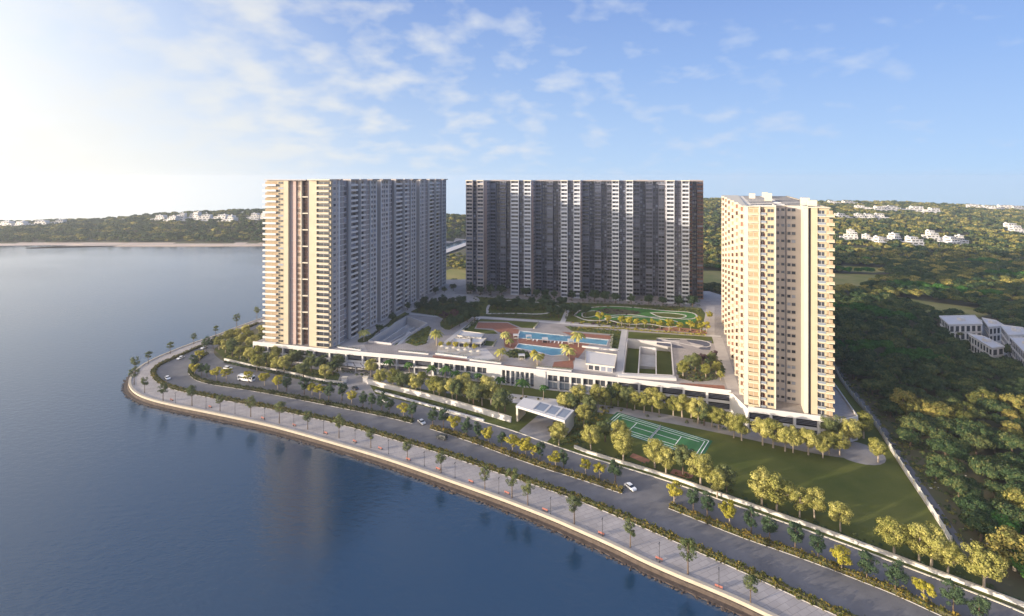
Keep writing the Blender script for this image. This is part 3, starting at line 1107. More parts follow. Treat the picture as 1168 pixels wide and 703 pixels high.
T3.bay(fe3, b3, b4, 0.2, 'beige', 'balc', core=-CR3, depth=1.3, par='glass_pale', slab='cream', glass='glass', rail=True)
T3.bay(fe3, b4, w3, 0.2, 'beige', 'balc', core=-CR3, depth=1.9, in1=-1.6, par='beige', slab='cream', glass='screen')
# left face: saw-tooth of cream bays and window columns
n_b = 6
CR3L = 10.0
ST = 1.6
for i in range(n_b):
    p0 = (len3 - 10.0) * i / n_b
    p1 = (len3 - 10.0) * (i + 1) / n_b
    e = ST * (n_b - i)
    T3.bay(fl3, p0, p1, e, 'cream', 'win', core=-3.5, n=5, w=1.8, sill=.9, head=2.6, frame='cream')
    T3.cap(fl3, p0, p1, -1, e + .2, 'cream', h=.3)
    fs3 = T3.frame(T3.pt(fl3, p1, e), (-fl3[2][0], -fl3[2][1]))
    for f in range(25):
        z = f * 3.4
        T3.window(fs3, .35, ST - .25, 0, z + .9, z + 2.8, 'glass_brown', 'cream', .35)
for f in range(25):
    T3.window(fl3, len3 - 9.5, len3 - 7.8, 0.0, f * 3.4 + 1.0, f * 3.4 + 2.6, 'glass', 'cream')
    T3.window(fl3, len3 - 5.5, len3 - 3.8, 0.0, f * 3.4 + 1.0, f * 3.4 + 2.6, 'glass', 'cream')
for i in range(14):
    p0 = CR3 + (len3 - CR3) * i / 14
    p1 = CR3 + (len3 - CR3) * (i + 1) / 14
    T3.bay(fr3, p0, p1, [0, .8][i % 2], 'beige', 'balc' if i % 2 else 'win', core=-2.5)
T3.part('wall', (fk3, 0.2, w3 - .2, -2.5, 0, 0, T3.H, 'beige'))
# roof: parapets, raised dark panels painted as shaded wells, white upstands, tank rooms
T3.part('roof', (fe3, 1.0, w3 - 1.0, -len3 + 1, -CR3 + .2, T3.H - .8, T3.H - .2, 'roof_grey'))
T3.part('parapet', (fl3, 0, len3, -.9, 1.1, T3.H + .02, T3.H + .32, 'cream'))
T3.part('parapet', (fe3, 1.0, a[4] + .5, -1.2, 1.4, T3.H + .03, T3.H + .30, 'cream'))
T3.part('parapet', (fe3, a[4] + .5, a7 - .1, -11.2, -9.0, T3.H + .03, T3.H + .30, 'cream'))
T3.part('parapet', (fe3, a7 - .1, w3 + .3, -1.2, 1.4, T3.H + .03, T3.H + .30, 'cream'))
T3.part('parapet', (fr3, 2, len3, -1.0, .3, T3.H + .02, T3.H + .32, 'beige2'))
for i in range(8):
    y0 = 14 + i * 17
    T3.part('roof_beam', (fe3, 1.2, w3 - 1.2, -y0 - 2.2, -y0, T3.H - .2, T3.H + .12, 'white'))
    T3.part('well_shade_panel', (fe3, 3.5, 14.5, -y0 - 12.5, -y0 - 4, T3.H - .2, T3.H + .17, 'roof_dark'))
    T3.part('well_shade_panel', (fe3, 18, 30, -y0 - 13.5, -y0 - 5, T3.H - .2, T3.H + .17, 'roof_dark'))
for (x0, y0, hh) in ((12, 60, 4.2), (24, 20, 3.4), (6, 100, 3.0), (26, 14, 2.6), (15, 130, 3)):
    T3.part('tank_room', (fe3, x0, x0 + 3.2, -y0 - 5, -y0, T3.H - .2, T3.H + hh, 'cream'))
T3.finish()
tag(T3.root, 'sunlit cream and beige apartment tower beside the wood, its flat roof seen from above', 'building', None)

#SECTION_PODIUM
# ------------------------------------------------------------------ podium and clubhouse
HOLE_R = PL([(716, 388), (765, 392), (768, 429), (711, 426.5)], DZ)
HOLE_L = PL([(421, 390.5), (447, 393.5), (487, 370.5), (464, 362.5)], DZ)
POOL1 = PL([(593, 377.5), (651.7, 383.7), (694, 388), (692, 394), (663, 391), (590, 385.6)], DZ)
POOL2 = PL([(591.5, 392), (646, 398.4), (643, 404.8), (629, 406), (611, 401), (588, 397)], DZ)
pod = empty('podium_building', (0, 255, 0))
pb = MB((0, 255, 0))
pb.prism(POD, DZ - .35, DZ, 'terrace', 'white', holes=[HOLE_R, HOLE_L, POOL1, POOL2])
pb.build('roof_deck', pod)
# inner wall, painted near-black for the shade inside the openings
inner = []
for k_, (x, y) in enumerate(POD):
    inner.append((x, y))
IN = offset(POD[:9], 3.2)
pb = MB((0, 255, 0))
pb.strip(IN, .4, 0, DZ - .35, 'opening_shade')
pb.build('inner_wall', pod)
pb = MB((0, 255, 0))
pb.strip(POD[8:] + [POD[0]], .5, 0, DZ - .35, 'offwhite', off=.3)
pb.build('rear_wall', pod)


def along(a_, b_, t):
    return (a_[0] + (b_[0] - a_[0]) * t, a_[1] + (b_[1] - a_[1]) * t)


def face_box(mb, A, B, s0, s1, e0, e1, z0, z1, mat):
    l = math.hypot(B[0] - A[0], B[1] - A[1])
    d = ((B[0] - A[0]) / l, (B[1] - A[1]) / l)
    n = (d[1], -d[0])
    q = [(A[0] + d[0] * s + n[0] * e, A[1] + d[1] * s + n[1] * e) for s, e in ((s0, e1), (s1, e1), (s1, e0), (s0, e0))]
    mb.quadbox(q, z0, z1, mat)


def podium_run(A, B, style):
    l = math.hypot(B[0] - A[0], B[1] - A[1])
    mb = MB((0, 255, 0))
    face_box(mb, A, B, 0, l, -.9, .25, DZ - 1.3, DZ - .36, 'white')
    face_box(mb, A, B, 0, l, -.1, .20, DZ - .35, DZ + .9, 'white')
    mb.build('fascia', pod)
    mb = MB((0, 255, 0))
    face_box(mb, A, B, 0, l, -1.6, 0, 0, .5, 'offwhite')
    mb.build('plinth', pod)
    if style in ('park', 'park_low'):
        mb = MB((0, 255, 0))
        face_box(mb, A, B, 0, l, -.7, 0.02, 3.6, 4.6, 'white')
        mb.build('mid_band', pod)
        n = max(2, round(l / 9.5))
        for i in range(n + 1):
            c = l * i / n
            mb = MB((0, 255, 0))
            face_box(mb, A, B, max(0, c - .5), min(l, c + .5), -1.4, .12, .5, DZ - 1.3, 'white')
            mb.build('pier', pod)
        mb = MB((0, 255, 0))
        for z in (5.3, 5.9, 6.5, 1.2, 1.8, 2.4):
            face_box(mb, A, B, 0.1, l - .1, -.95, -.85, z, z + .18, 'slate')
        o = mb.build('louvre', pod)
    elif style == 'colonnade':
        mb = MB((0, 255, 0))
        face_box(mb, A, B, 0, l * .27, -2.6, 0.12, .5, DZ - 1.3, 'white')
        mb.build('wall', pod)
        mb = MB((0, 255, 0))
        face_box(mb, A, B, l * .83, l, -2.6, 0.6, 0, DZ + .3, 'white')
        mb.build('wall', pod)
        n = 7
        for i in range(n):
            c = l * .27 + (l * .56) * (i + .8) / n
            mb = MB((0, 255, 0))
            face_box(mb, A, B, c - .35, c + .35, -.5, .3, 0, DZ - 1.3, 'white')
            mb.build('column', pod)
        for i in range(n - 1):
            c = l * .27 + (l * .56) * (i + 1.3) / n
            mb = MB((0, 255, 0))
            face_box(mb, A, B, c - 1.2, c + 1.2, -2.95, -2.85, 0.6, 6.4, 'glass_pale')
            face_box(mb, A, B, c - 1.2, c + 1.2, -2.95, -2.75, 3.4, 3.6, 'white')
            mb.build('window', pod)
    else:
        n = max(2, round(l / 6.2))
        for i in range(n):
            c0, c1 = l * i / n, l * (i + 1) / n
            mb = MB((0, 255, 0))
            face_box(mb, A, B, c0, c0 + 1.1, -2.4, .12, .5, DZ - 1.3, 'white')
            mb.build('pier', pod)
            mb = MB((0, 255, 0))
            face_box(mb, A, B, c0 + 1.1, c1, -1.1, -1.0, .9, 3.9, 'glass_pale')
            face_box(mb, A, B, c0 + 1.1, c1, -1.1, -.95, 4.5, DZ - 1.35, 'glass')
            face_box(mb, A, B, c0 + 1.1, c1, -1.1, -.7, 3.9, 4.5, 'white')
            face_box(mb, A, B, (c0 + c1) / 2 + .4, (c0 + c1) / 2 + .6, -1.0, -.85, .9, DZ - 1.35, 'white')
            mb.build('window', pod)


podium_run(POD[0], POD[1], 'park')
podium_run(POD[1], POD[2], 'park')
podium_run(POD[2], along(POD[2], POD[3], .55), 'hall')
podium_run(along(POD[2], POD[3], .55), along(POD[3], POD[4], .15), 'colonnade')
podium_run(along(POD[3], POD[4], .15), POD[4], 'hall')
podium_run(POD[4], POD[5], 'park')
podium_run(POD[6], POD[7], 'park')
podium_run(POD[7], POD[8], 'park')
podium_run(POD[8], POD[9], 'park')
mb = MB((0, 255, 0))
mb.strip([POD[5], POD[6]], .6, 0, DZ - .36, 'white', off=.3)
mb.build('side_wall', pod)
# sunken courts
for (nm, hole, zf, fm) in (('green', HOLE_R, 4.2, 'lawn'), ('ramp', HOLE_L, 4.6, 'concrete')):
    mb = MB((0, 255, 0))
    mb.prism(hole, None, zf, fm)
    mb.build('court_floor', pod)
    for i in range(4):
        A, B = hole[i], hole[(i + 1) % 4]
        mb = MB((0, 255, 0))
        ar = sum(hole[j][0] * hole[(j + 1) % 4][1] - hole[(j + 1) % 4][0] * hole[j][1] for j in range(4))
        sgn = 1 if ar > 0 else -1
        mb.strip([A, B], .5, zf - .3, DZ + (1.1 if nm == 'ramp' else .55), 'offwhite', off=-.27 * sgn)
        mb.build('court_wall', pod)


def inhole(h, s, t):
    return lerp2(h, s, t)


for s_ in (.30, .66):
    mb = MB((0, 255, 0))
    mb.strip([inhole(HOLE_R, s_, .22), inhole(HOLE_R, s_, .98)], .5, 4.2, DZ + .5, 'offwhite')
    mb.build('court_wall', pod)
mb = MB((0, 255, 0))
mb.strip([inhole(HOLE_R, .30, .22), inhole(HOLE_R, .66, .22)], .5, 4.21, DZ + .5, 'offwhite')
mb.build('court_wall', pod)
mb = MB((0, 255, 0))
mb.prism([inhole(HOLE_R, .31, .24), inhole(HOLE_R, .65, .24), inhole(HOLE_R, .65, .6), inhole(HOLE_R, .31, .6)], 4.2, 5.6, 'concrete')
mb.build('court_step', pod)
for s_, e_ in ((.40, .97), (.72, .97)):
    mb = MB((0, 255, 0))
    mb.strip([inhole(HOLE_L, s_, .06), inhole(HOLE_L, s_, .80)], .5, 4.6, DZ - .2, 'offwhite')
    mb.build('court_wall', pod)
# front frame in front of the green court
mb = MB((0, 255, 0))
mb.strip(PL([(705, 430), (771, 433.5)], DZ), 2.6, DZ, DZ + 1.2, 'white')
mb.build('planter_wall', pod)
tag(pod, 'low white podium and clubhouse building with dark openings and a colonnade, under the terrace gardens', 'building')


def dsheet(name, pts, dz, mat, z0=None, sm=0):
    pp = PL(pts, DZ)
    if sm:
        pp = smooth(pp + [pp[0]], sm)[:-1]
    return sheet(name, pp, DZ + dz, mat, z0)


# swimming pools
for nm, pp in (('long', POOL1), ('short', POOL2)):
    b = MB()
    b.prism(pp, None, DZ - .18, 'pool')
    struct(b.build('pool_water'))
    b = MB()
    b.strip(pp + [pp[0]], .7, DZ + .01, DZ + .12, 'white', off=0)
    struct(b.build('pool_edge'))
dsheet('pool_deck', [(580, 374), (592, 376), (589.5, 386), (591, 392), (586, 398), (576, 396), (574, 384)], .008, 'deck_wood')
dsheet('pool_deck', [(590, 386.3), (663, 391.6), (672, 392.5), (660, 408), (652, 413), (646.5, 405.5), (647, 398), (591.5, 391.5)], .008, 'deck_wood')
dsheet('terrace_deck', [(632, 413), (653, 411), (655, 421), (630, 419)], .012, 'deck_wood')
dsheet('pool_deck', [(640, 378.5), (697, 383), (696, 387.2), (652, 383)], .008, 'deck_wood')
dsheet('terrace_deck', [(545, 368), (579, 368.5), (592, 374.5), (580, 374.8), (575, 383), (571, 380), (562, 375), (543, 374.5)], .016, 'deck_wood')
dsheet('deck_lawn', [(528, 377), (543, 363.6), (613, 368), (609, 374.5), (595, 374), (579, 367.4), (546, 366.8), (541, 375), (563, 377), (568, 381), (556, 381)], .012, 'lawn')
dsheet('deck_lawn', [(549, 394), (554.7, 388.7), (565, 389.7), (564, 395)], .012, 'lawn')
dsheet('deck_lawn', [(644, 372), (710, 378), (706, 400), (697, 398), (699, 381.5), (652, 377.5)], .012, 'lawn')
dsheet('deck_lawn', [(717, 378.5), (812, 384.5), (815, 392), (768, 389.5), (716, 386)], .012, 'lawn')
dsheet('deck_lawn', [(462, 391), (480, 376), (492, 374), (486, 392), (475, 395)], .012, 'lawn')
dsheet('deck_lawn', [(449, 395), (452, 392), (489, 371.5), (491, 374)], .016, 'lawn')
# cross path, spine paths
cp = MB(); cp.strip(smooth(PL([(468, 358), (500, 361.5), (545, 362), (600, 365.5), (640, 369), (720, 375.5), (822, 384)], DZ), 1), 3.2, DZ + .02, DZ + .02, 'path_pale'); struct(cp.build('path'))
cp = MB(); cp.strip(PL([(712.5, 376), (708.5, 400), (706.5, 430)], DZ), 3.6, DZ + .024, DZ + .024, 'path_pale'); struct(cp.build('path'))
cp = MB(); cp.strip(PL([(547, 362.5), (525, 378), (506, 393)], DZ), 3.4, DZ + .024, DZ + .024, 'path_pale'); struct(cp.build('path'))
cp = MB(); cp.strip(smooth(PL([(641, 369), (645, 360), (648, 352)], DZ), 1), 3.4, DZ + .028, DZ + .028, 'path_pale'); struct(cp.build('path'))
# side walk along the right tower
dsheet('side_walk', [(812, 384), (824, 386), (846, 452), (831, 448), (822, 420)], .02, 'deck_stone')
dsheet('side_walk', [(815, 384), (800, 383), (806, 350), (815, 350)], .016, 'deck_stone')
dsheet('side_walk', [(380, 399), (420, 403), (415, 393), (470, 356), (520, 334), (512, 329), (440, 366)], .016, 'deck_stone')
# rear gardens: beds of green with winding pale paths
dsheet('garden_bed', [(536, 338), (640, 345), (800, 352), (808, 362), (806, 381), (720, 373), (640, 366.5), (545, 360.5), (500, 359.5), (466, 356), (486, 345), (505, 336)], .008, 'lawn')


def loop_path(pts, w=1.5, dz=.05, mat='path_pale'):
    l = smooth(PL(pts + [pts[0]], DZ), 2)
    c = MB(); c.strip(l, w, DZ + .01, DZ + dz + .06, mat); struct(c.build('garden_path'))


dsheet('plaza', [(492, 345), (500, 338), (515, 335), (530, 336), (545, 339), (548, 344), (538, 350), (528, 353), (532, 346), (515, 342)], .03, 'deck_stone', sm=1)
loop_path([(556, 358), (556, 349), (566, 343.5), (590, 342.5), (600, 344), (620, 345.5), (640, 349), (632, 356), (615, 359), (590, 357.5)], 1.9)
dsheet('garden_green', [(655, 360), (668, 353), (690, 349.5), (720, 351), (750, 354), (790, 356), (797, 362), (790, 371), (760, 369), (720, 366), (680, 364)], .03, 'garden_green', sm=1)
dsheet('flower_bed', [(676, 356), (690, 351.5), (712, 353), (735, 357), (720, 360), (690, 358)], .05, 'soil', sm=1)
loop_path([(655, 360), (662, 353), (680, 350), (705, 349.5), (735, 352), (760, 355), (790, 356), (797, 362), (785, 365), (760, 362), (735, 362), (700, 361), (690, 366), (668, 366)], 1.2)
dsheet('garden_lawn', [(664, 358), (676, 354.5), (684, 356), (676, 361), (666, 362)], .06, 'lawn', sm=1)
dsheet('garden_lawn', [(742, 357), (765, 358), (782, 360), (776, 363.5), (752, 361)], .06, 'lawn', sm=1)
dsheet('garden_lawn', [(700, 365.5), (730, 366.5), (742, 369), (716, 369)], .06, 'lawn', sm=1)
loop_path([(742, 357), (765, 357), (786, 360), (776, 364), (752, 362)], .9, .09)
loop_path([(664, 357.5), (676, 354), (688, 357), (676, 362), (664, 362.5)], .9, .09)
loop_path([(690, 364), (698, 359.5), (725, 359), (750, 364), (772, 366), (778, 372), (760, 374), (740, 369), (715, 371)], 1.1, .07)
dsheet('flower_bed', [(745, 376), (790, 379.5), (807, 382), (806, 378), (790, 375), (762, 373)], .05, 'brick', sm=1)
# dark terrace with a light star near the right tower
dsheet('play_surface', [(749, 386.5), (812, 389), (810, 399.5), (770, 397), (749, 393)], .03, 'dark_slate')
dsheet('play_surface', [(754, 388), (778, 388.5), (803, 394.5), (795, 398), (776, 395), (760, 391)], .045, 'mauve_pale')
dsheet('play_surface', [(776, 386.8), (782, 386.8), (790, 395), (808, 402), (800, 403), (780, 397), (774, 392)], .06, 'mauve')
loop_path([(749, 385.7), (811, 388.2), (810, 399)], .8)
dsheet('planting_bed', [(772, 418), (778, 409), (800, 404), (822, 410), (828, 425), (815, 434), (790, 436), (772, 430)], .04, 'soil', sm=1)
dsheet('planting_bed', [(468, 356), (490, 344), (520, 343), (545, 352), (540, 362), (520, 372), (510, 378), (500, 370), (508, 362)], .05, 'lawn', sm=1)
dsheet('planting_bed', [(408, 388), (415, 384), (424, 383), (430, 379), (424, 387), (416, 391), (408, 391)], .04, 'lawn', sm=1)
dsheet('planting_bed', [(440, 372), (446, 365), (462, 356), (466, 358), (450, 368), (444, 374)], .04, 'lawn')
dsheet('planting_bed', [(586, 399), (598, 400), (606, 406), (600, 409), (580, 408), (576, 402)], .04, 'soil', sm=1)


def pavilion(label, quad, z1, extra=None, gr=None):
    """flat-roofed garden pavilion on the deck: roof slab, walls set in, glazing"""
    q = PL(quad, DZ + z1)
    cx = sum(p[0] for p in q) / 4; cy = sum(p[1] for p in q) / 4
    org = (cx, cy, DZ)
    r = empty('pavilion', org)
    ar = sum(q[j][0] * q[(j + 1) % 4][1] - q[(j + 1) % 4][0] * q[j][1] for j in range(4))
    if ar < 0:
        q = q[::-1]
    def ins(k):
        return [(cx + (x - cx) * k, cy + (y - cy) * k) for x, y in q]
    m = MB(org); m.quadbox(q, DZ + z1 - .5, DZ + z1, 'white'); m.build('roof', r)
    m = MB(org); m.quadbox(ins(.86), DZ, DZ + z1 - .5, 'offwhite'); m.build('wall', r)
    m = MB(org); m.strip(ins(.985) + [ins(.985)[0]], .35, DZ + z1, DZ + z1 + .3, 'cream'); m.build('parapet', r)
    w = ins(.865)
    for i in range(4):
        A, B = w[i], w[(i + 1) % 4]
        m = MB(org)
        l = math.hypot(B[0] - A[0], B[1] - A[1])
        nwin = max(1, int(l / 3))
        for j in range(nwin):
            face_box(m, A, B, l * (j + .15) / nwin, l * (j + .85) / nwin, 0, .06, DZ + .3, DZ + z1 - .9, 'glass')
        m.build('glazing', r)
    tag(r, label, 'pavilion', gr)
    return r


pavilion('large flat white roofed pool house right of the swimming pools', [(668, 400), (704, 405), (701, 419), (668, 415)], 3.4)
pavilion('narrow white roofed pavilion nearest the brown timber deck', [(526, 377.5), (552.5, 380.8), (549, 386), (521.6, 383)], 3.0)
pavilion('small white pavilion left of its row below the narrow pavilion', [(518, 386), (536.5, 386.5), (536.5, 391), (516, 390.5)], 3.0)
pavilion('small white pavilion beside the small dark lawn patch', [(539, 386.6), (555, 386.2), (549, 391.5), (538, 391.5)], 2.6)
wall_low = MB((*P(685, 397.5, DZ), DZ)); wall_low.strip(PL([(664, 396), (706, 400.5)], DZ), 1.4, DZ, DZ + .9, 'white')
o = wall_low.build('garden_wall', None, (*P(685, 397.5, DZ), DZ)); tag(o, 'low white wall behind the pool house roof', 'wall')


def umbrella(u, v, label, kind=0):
    x, y = P(u, v, DZ)
    r = empty('cabana', (x, y, DZ + .012))
    m = MB(); m.box(-1.7, 1.7, -1.7, 1.7, 2.3, 2.5, 'white'); m.build('canopy', r)
    for sx in (-1, 1):
        for sy in (-1, 1):
            m = MB(); m.box(sx * 1.5 - .07, sx * 1.5 + .07, sy * 1.5 - .07, sy * 1.5 + .07, 0, 2.3, 'white'); m.build('post', r)
    m = MB(); m.box(-1.0, 1.0, -.9, .9, .15, .5, 'dark_metal' if kind else 'cream'); m.build('daybed', r)
    tag(r, label, 'cabana', 'poolside cabanas')


umbrella(603, 387.5, 'white poolside cabana on the timber strip, left of its row')
umbrella(621.5, 390.5, 'white poolside cabana on the timber strip, middle of its row', 1)
umbrella(651, 392.3, 'white poolside cabana on the timber strip, right of its row')
umbrella(588.5, 386.5, 'white poolside cabana at the left end of the long pool')
umbrella(595, 410, 'white cabana on the terrace below the short pool')

# roof strips, planters and terrace pieces along the clubhouse front
dsheet('terrace_deck', [(494, 405.5), (534, 410.5), (533, 413.5), (493, 408.5)], .03, 'deck_wood')
dsheet('terrace_deck', [(575, 416), (607, 420), (606, 422), (574, 418.5)], .03, 'deck_wood')
dsheet('terrace_paving', [(500, 394), (555, 398), (566, 409), (548, 412), (498, 404)], .016, 'path_pale')
dsheet('terrace_paving', [(656, 408), (700, 420), (704, 428), (654, 421)], .016, 'path_pale')
dsheet('terrace_paving', [(458, 392), (470, 380), (466, 378), (452, 394)], .02, 'path_pale')
dsheet('terrace_paving', [(776, 437), (826, 440), (828, 447), (774, 437.5)], .02, 'deck_wood')


def planter(line, w, h, label, mat='white', leaf='leaf_olive', seed=0):
    pp = PL(line, DZ)
    x, y = pp[0]
    r_ = empty('planter', (x, y, DZ))
    m_ = MB((x, y, DZ)); m_.strip(pp, w, DZ, DZ + h, mat); m_.build('trough', r_)
    m_ = MB((x, y, DZ))
    rr_ = random.Random(seed)
    for (a0, b0) in resample(pp, .55):
        for _ in range(9):
            c = (a0 + rr_.uniform(-.5, .5) * w, b0 + rr_.uniform(-.5, .5) * w, DZ + h + rr_.uniform(0, .7))
            d = [rr_.uniform(-.25, .25) for _ in range(6)]
            m_.add([c, (c[0] + d[0], c[1] + d[1], c[2] + .2), (c[0] + d[2], c[1] + d[3], c[2] + d[4])], [(0, 1, 2)], leaf)
    m_.build('plants', r_)
    tag(r_, label, 'planter')


planter([(497, 404), (533, 408.5)], 1.0, .7, 'long white planter on the terrace edge above the hall windows', seed=1)
planter([(536, 411), (572, 415.5)], 1.0, .7, 'white planter on the terrace edge left of the colonnade roof', seed=2)
planter([(612, 420), (652, 424)], 1.0, .7, 'white planter on the terrace edge above the right hall windows', seed=3)
planter([(527, 378.5), (543, 364.5)], .8, .5, 'pale planter along the left edge of the first deck lawn', 'cream', seed=4)
planter([(614, 368.6), (609, 375)], .8, .5, 'pale planter at the right end of the first deck lawn', 'cream', seed=5)
planter([(699, 382), (697, 397)], .8, .5, 'pale planter at the right end of the long pool', 'cream', seed=6)
planter([(455, 401), (489, 404.5)], 1.0, .6, 'white planter in front of the ramp court', seed=7)
planter([(385, 396.5), (412, 400)], 1.0, .6, 'white planter beside the foot of the left tower', seed=8)
planter([(562, 395.5), (566, 389)], .8, .5, 'pale planter beside the small dark lawn patch', 'cream', seed=9)
planter([(631, 420.5), (653, 422.5)], .7, .5, 'small planter in front of the lower timber deck', 'cream', seed=10)


def parasol(u, v, label):
    x, y = P(u, v, DZ)
    r_ = empty('parasol', (x, y, DZ + .03))
    m_ = MB(); m_.cyl(0, 0, 0, 2.5, .05, .05, 'steel', 6); m_.build('pole', r_)
    m_ = MB(); m_.cyl(0, 0, 2.1, 2.75, 1.7, .06, 'cream', 8); m_.build('canopy', r_)
    m_ = MB(); m_.cyl(0, 0, .7, .76, .6, .6, 'white', 10); m_.build('table_top', r_)
    tag(r_, label, 'parasol', 'parasol tables on the terrace')


for i, (u, v) in enumerate([(505, 399), (511, 401.5), (518, 401), (524, 403.5), (531, 403), (538, 405.5), (546, 405)]):
    parasol(u, v, 'cream parasol table on the clubhouse terrace, %s from the left' % ORD[i])
# slatted roof over the car ramp at the left entrance
cpq = PL([(386, 409.5), (418, 414), (424, 421), (388, 416.5)], 3)
org = (cpq[0][0], cpq[0][1], 0)
cpr = empty('ramp_roof', org)
for i in range(4):
    m = MB(org)
    m.quadbox([lerp2(cpq, i / 4 + .01, 1), lerp2(cpq, (i + .92) / 4, 1), lerp2(cpq, (i + .92) / 4, 0), lerp2(cpq, i / 4 + .01, 0)], 3.0, 3.25, 'offwhite'); m.build('roof_panel', cpr)
for s0, t0 in ((.02, .05), (.98, .05), (.98, .95), (.02, .95), (.5, .95), (.5, .05)):
    x, y = lerp2(cpq, s0, t0)
    m = MB(org); m.box(x - .2, x + .2, y - .2, y + .2, 0, 3.0, 'offwhite'); m.build('post', cpr)
tag(cpr, 'pale panelled roof over the car ramp beside the left entrance', 'carport')

# terrace furniture: loungers by the long pool
def lounger(u, v, label):
    x, y = P(u, v, DZ)
    r = empty('sun_lounger', (x, y, DZ + .012), -.23)
    m = MB(); m.box(-.35, .35, -.95, .4, .28, .38, 'white'); m.build('seat', r)
    m = MB(); m.add([(-.35, .4, .3), (.35, .4, .3), (.35, .95, .72), (-.35, .95, .72), (-.35, .4, .4), (.35, .4, .4), (.35, .9, .8), (-.35, .9, .8)],
                    [(0, 1, 2, 3)[::-1], (4, 5, 6, 7), (0, 1, 5, 4), (1, 2, 6, 5), (2, 3, 7, 6), (3, 0, 4, 7)], 'white'); m.build('backrest', r)
    for sx in (-.3, .3):
        for sy in (-.85, .3):
            m = MB(); m.box(sx - .04, sx + .04, sy - .04, sy + .04, 0, .28, 'steel'); m.build('leg', r)
    tag(r, label, 'sun lounger', 'sun loungers by the pools')


for i, (u, v) in enumerate([(608, 389), (612.5, 389.4), (628, 390.8), (632.5, 391.2), (637, 391.7), (641, 392.1)]):
    lounger(u, v, 'white sun lounger on the timber strip between the pools, %s from the left' % ORD[i])

# ---- entrance canopy over the gate drive
cq = [P(597.7, 453.4, 7), P(588.4, 462.7, 7), P(644, 480, 7), P(655, 468, 7)]
org = (cq[1][0], cq[1][1], 0)
can = empty('entrance_canopy', org)
m = MB(org)
def cbil(s, t):
    return (cq[0][0] * (1 - s) * (1 - t) + cq[1][0] * (1 - s) * t + cq[3][0] * s * (1 - t) + cq[2][0] * s * t, cq[0][1] * (1 - s) * (1 - t) + cq[1][1] * (1 - s) * t + cq[3][1] * s * (1 - t) + cq[2][1] * s * t)
m.quadbox([cbil(0, 1), cbil(1, 1), cbil(1, 0), cbil(0, 0)], 6.1, 7.0, 'white'); m.build('roof', can)
for s0, s1 in ((.36, .54), (.60, .76), (.82, .96)):
    m = MB(org); m.quadbox([cbil(s0, .8), cbil(s1, .8), cbil(s1, .12), cbil(s0, .12)], 7.0, 7.06, 'glass_pale')
    m.build('skylight', can)
    m = MB(org)
    qq = [cbil(s0, .8), cbil(s1, .8), cbil(s1, .12), cbil(s0, .12)]
    m.strip([cbil(s0 - .015, .9), cbil(s0 - .015, .06)], .3, 7.0, 7.2, 'roof_grey'); m.build('skylight_frame', can)
for s0, s1 in ((0, .04), (.96, 1)):
    m = MB(org); m.quadbox([cbil(s0, .97), cbil(s1, .97), cbil(s1, .03), cbil(s0, .03)], 0, 6.1, 'cream'); m.build('side_wall', can)
tag(can, 'big white entrance canopy with glazed roof lights spanning the gate drive', 'canopy')


def wall_thing(name, line, w, h, mat, label, cat, z=0, cap=None):
    x, y = line[0]
    r = empty(name, (x, y, z))
    m = MB((x, y, z)); m.strip(line, w, z, z + h, mat); m.build('wall', r)
    if cap:
        m = MB((x, y, z)); m.strip(line, w + .2, z + h, z + h + .15, cap); m.build('coping', r)
    return tag(r, label, cat)


FRONT_WALL_R = smooth(PL([(655, 511), (675, 519), (761, 544), (845, 574), (940, 607), (1018, 636), (1146, 684), (1200, 705)]), 1)
wall_thing('boundary_wall', FRONT_WALL_R, .5, .9, 'white', 'long low white boundary wall between the lawn and the inner road', 'wall', cap='cream')
wall_thing('boundary_wall', smooth(PL([(419, 438), (470, 450), (530, 466), (583, 482)]), 1), .7, 2.3, 'white', 'white site wall left of the entrance canopy', 'wall', cap='cream')
wall_thing('planter_wall', PL([(428, 446.5), (552, 480.5)]), .9, .7, 'white', 'low white planter wall running below the site wall', 'wall')
wall_thing('boundary_wall', smooth(PL([(256, 411), (290, 419), (330, 426), (362, 434.5), (392, 438)]), 1), .5, 1.0, 'white', 'low white wall below the golden trees at the bend', 'wall', cap='cream')
# security kiosk and gate posts at the left entrance
for (u, v, lb) in ((417, 436, 'white square gate pillar at the left entrance, right side'), (393, 436.5, 'white square gate pillar at the left entrance, left side')):
    x, y = P(u, v)
    r = empty('gate_pillar', (x, y, 0))
    m = MB(); m.box(-1.2, 1.2, -1.0, 1.0, 0, 2.6, 'white'); m.build('shaft', r)
    m = MB(); m.box(-1.4, 1.4, -1.2, 1.2, 2.6, 2.9, 'cream'); m.build('cap', r)
    tag(r, lb, 'pillar')

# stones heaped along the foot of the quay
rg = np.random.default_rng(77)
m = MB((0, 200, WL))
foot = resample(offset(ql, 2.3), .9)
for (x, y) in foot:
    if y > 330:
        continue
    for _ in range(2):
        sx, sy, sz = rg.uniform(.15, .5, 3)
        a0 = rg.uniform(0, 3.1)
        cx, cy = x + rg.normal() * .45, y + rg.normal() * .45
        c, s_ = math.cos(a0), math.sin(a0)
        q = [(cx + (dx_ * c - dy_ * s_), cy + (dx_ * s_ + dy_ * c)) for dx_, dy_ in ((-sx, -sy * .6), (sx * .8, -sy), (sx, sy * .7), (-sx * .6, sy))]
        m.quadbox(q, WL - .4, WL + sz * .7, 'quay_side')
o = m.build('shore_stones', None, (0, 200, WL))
tag(o, 'dark stones heaped along the foot of the quay wall', 'stones', kind='stuff')

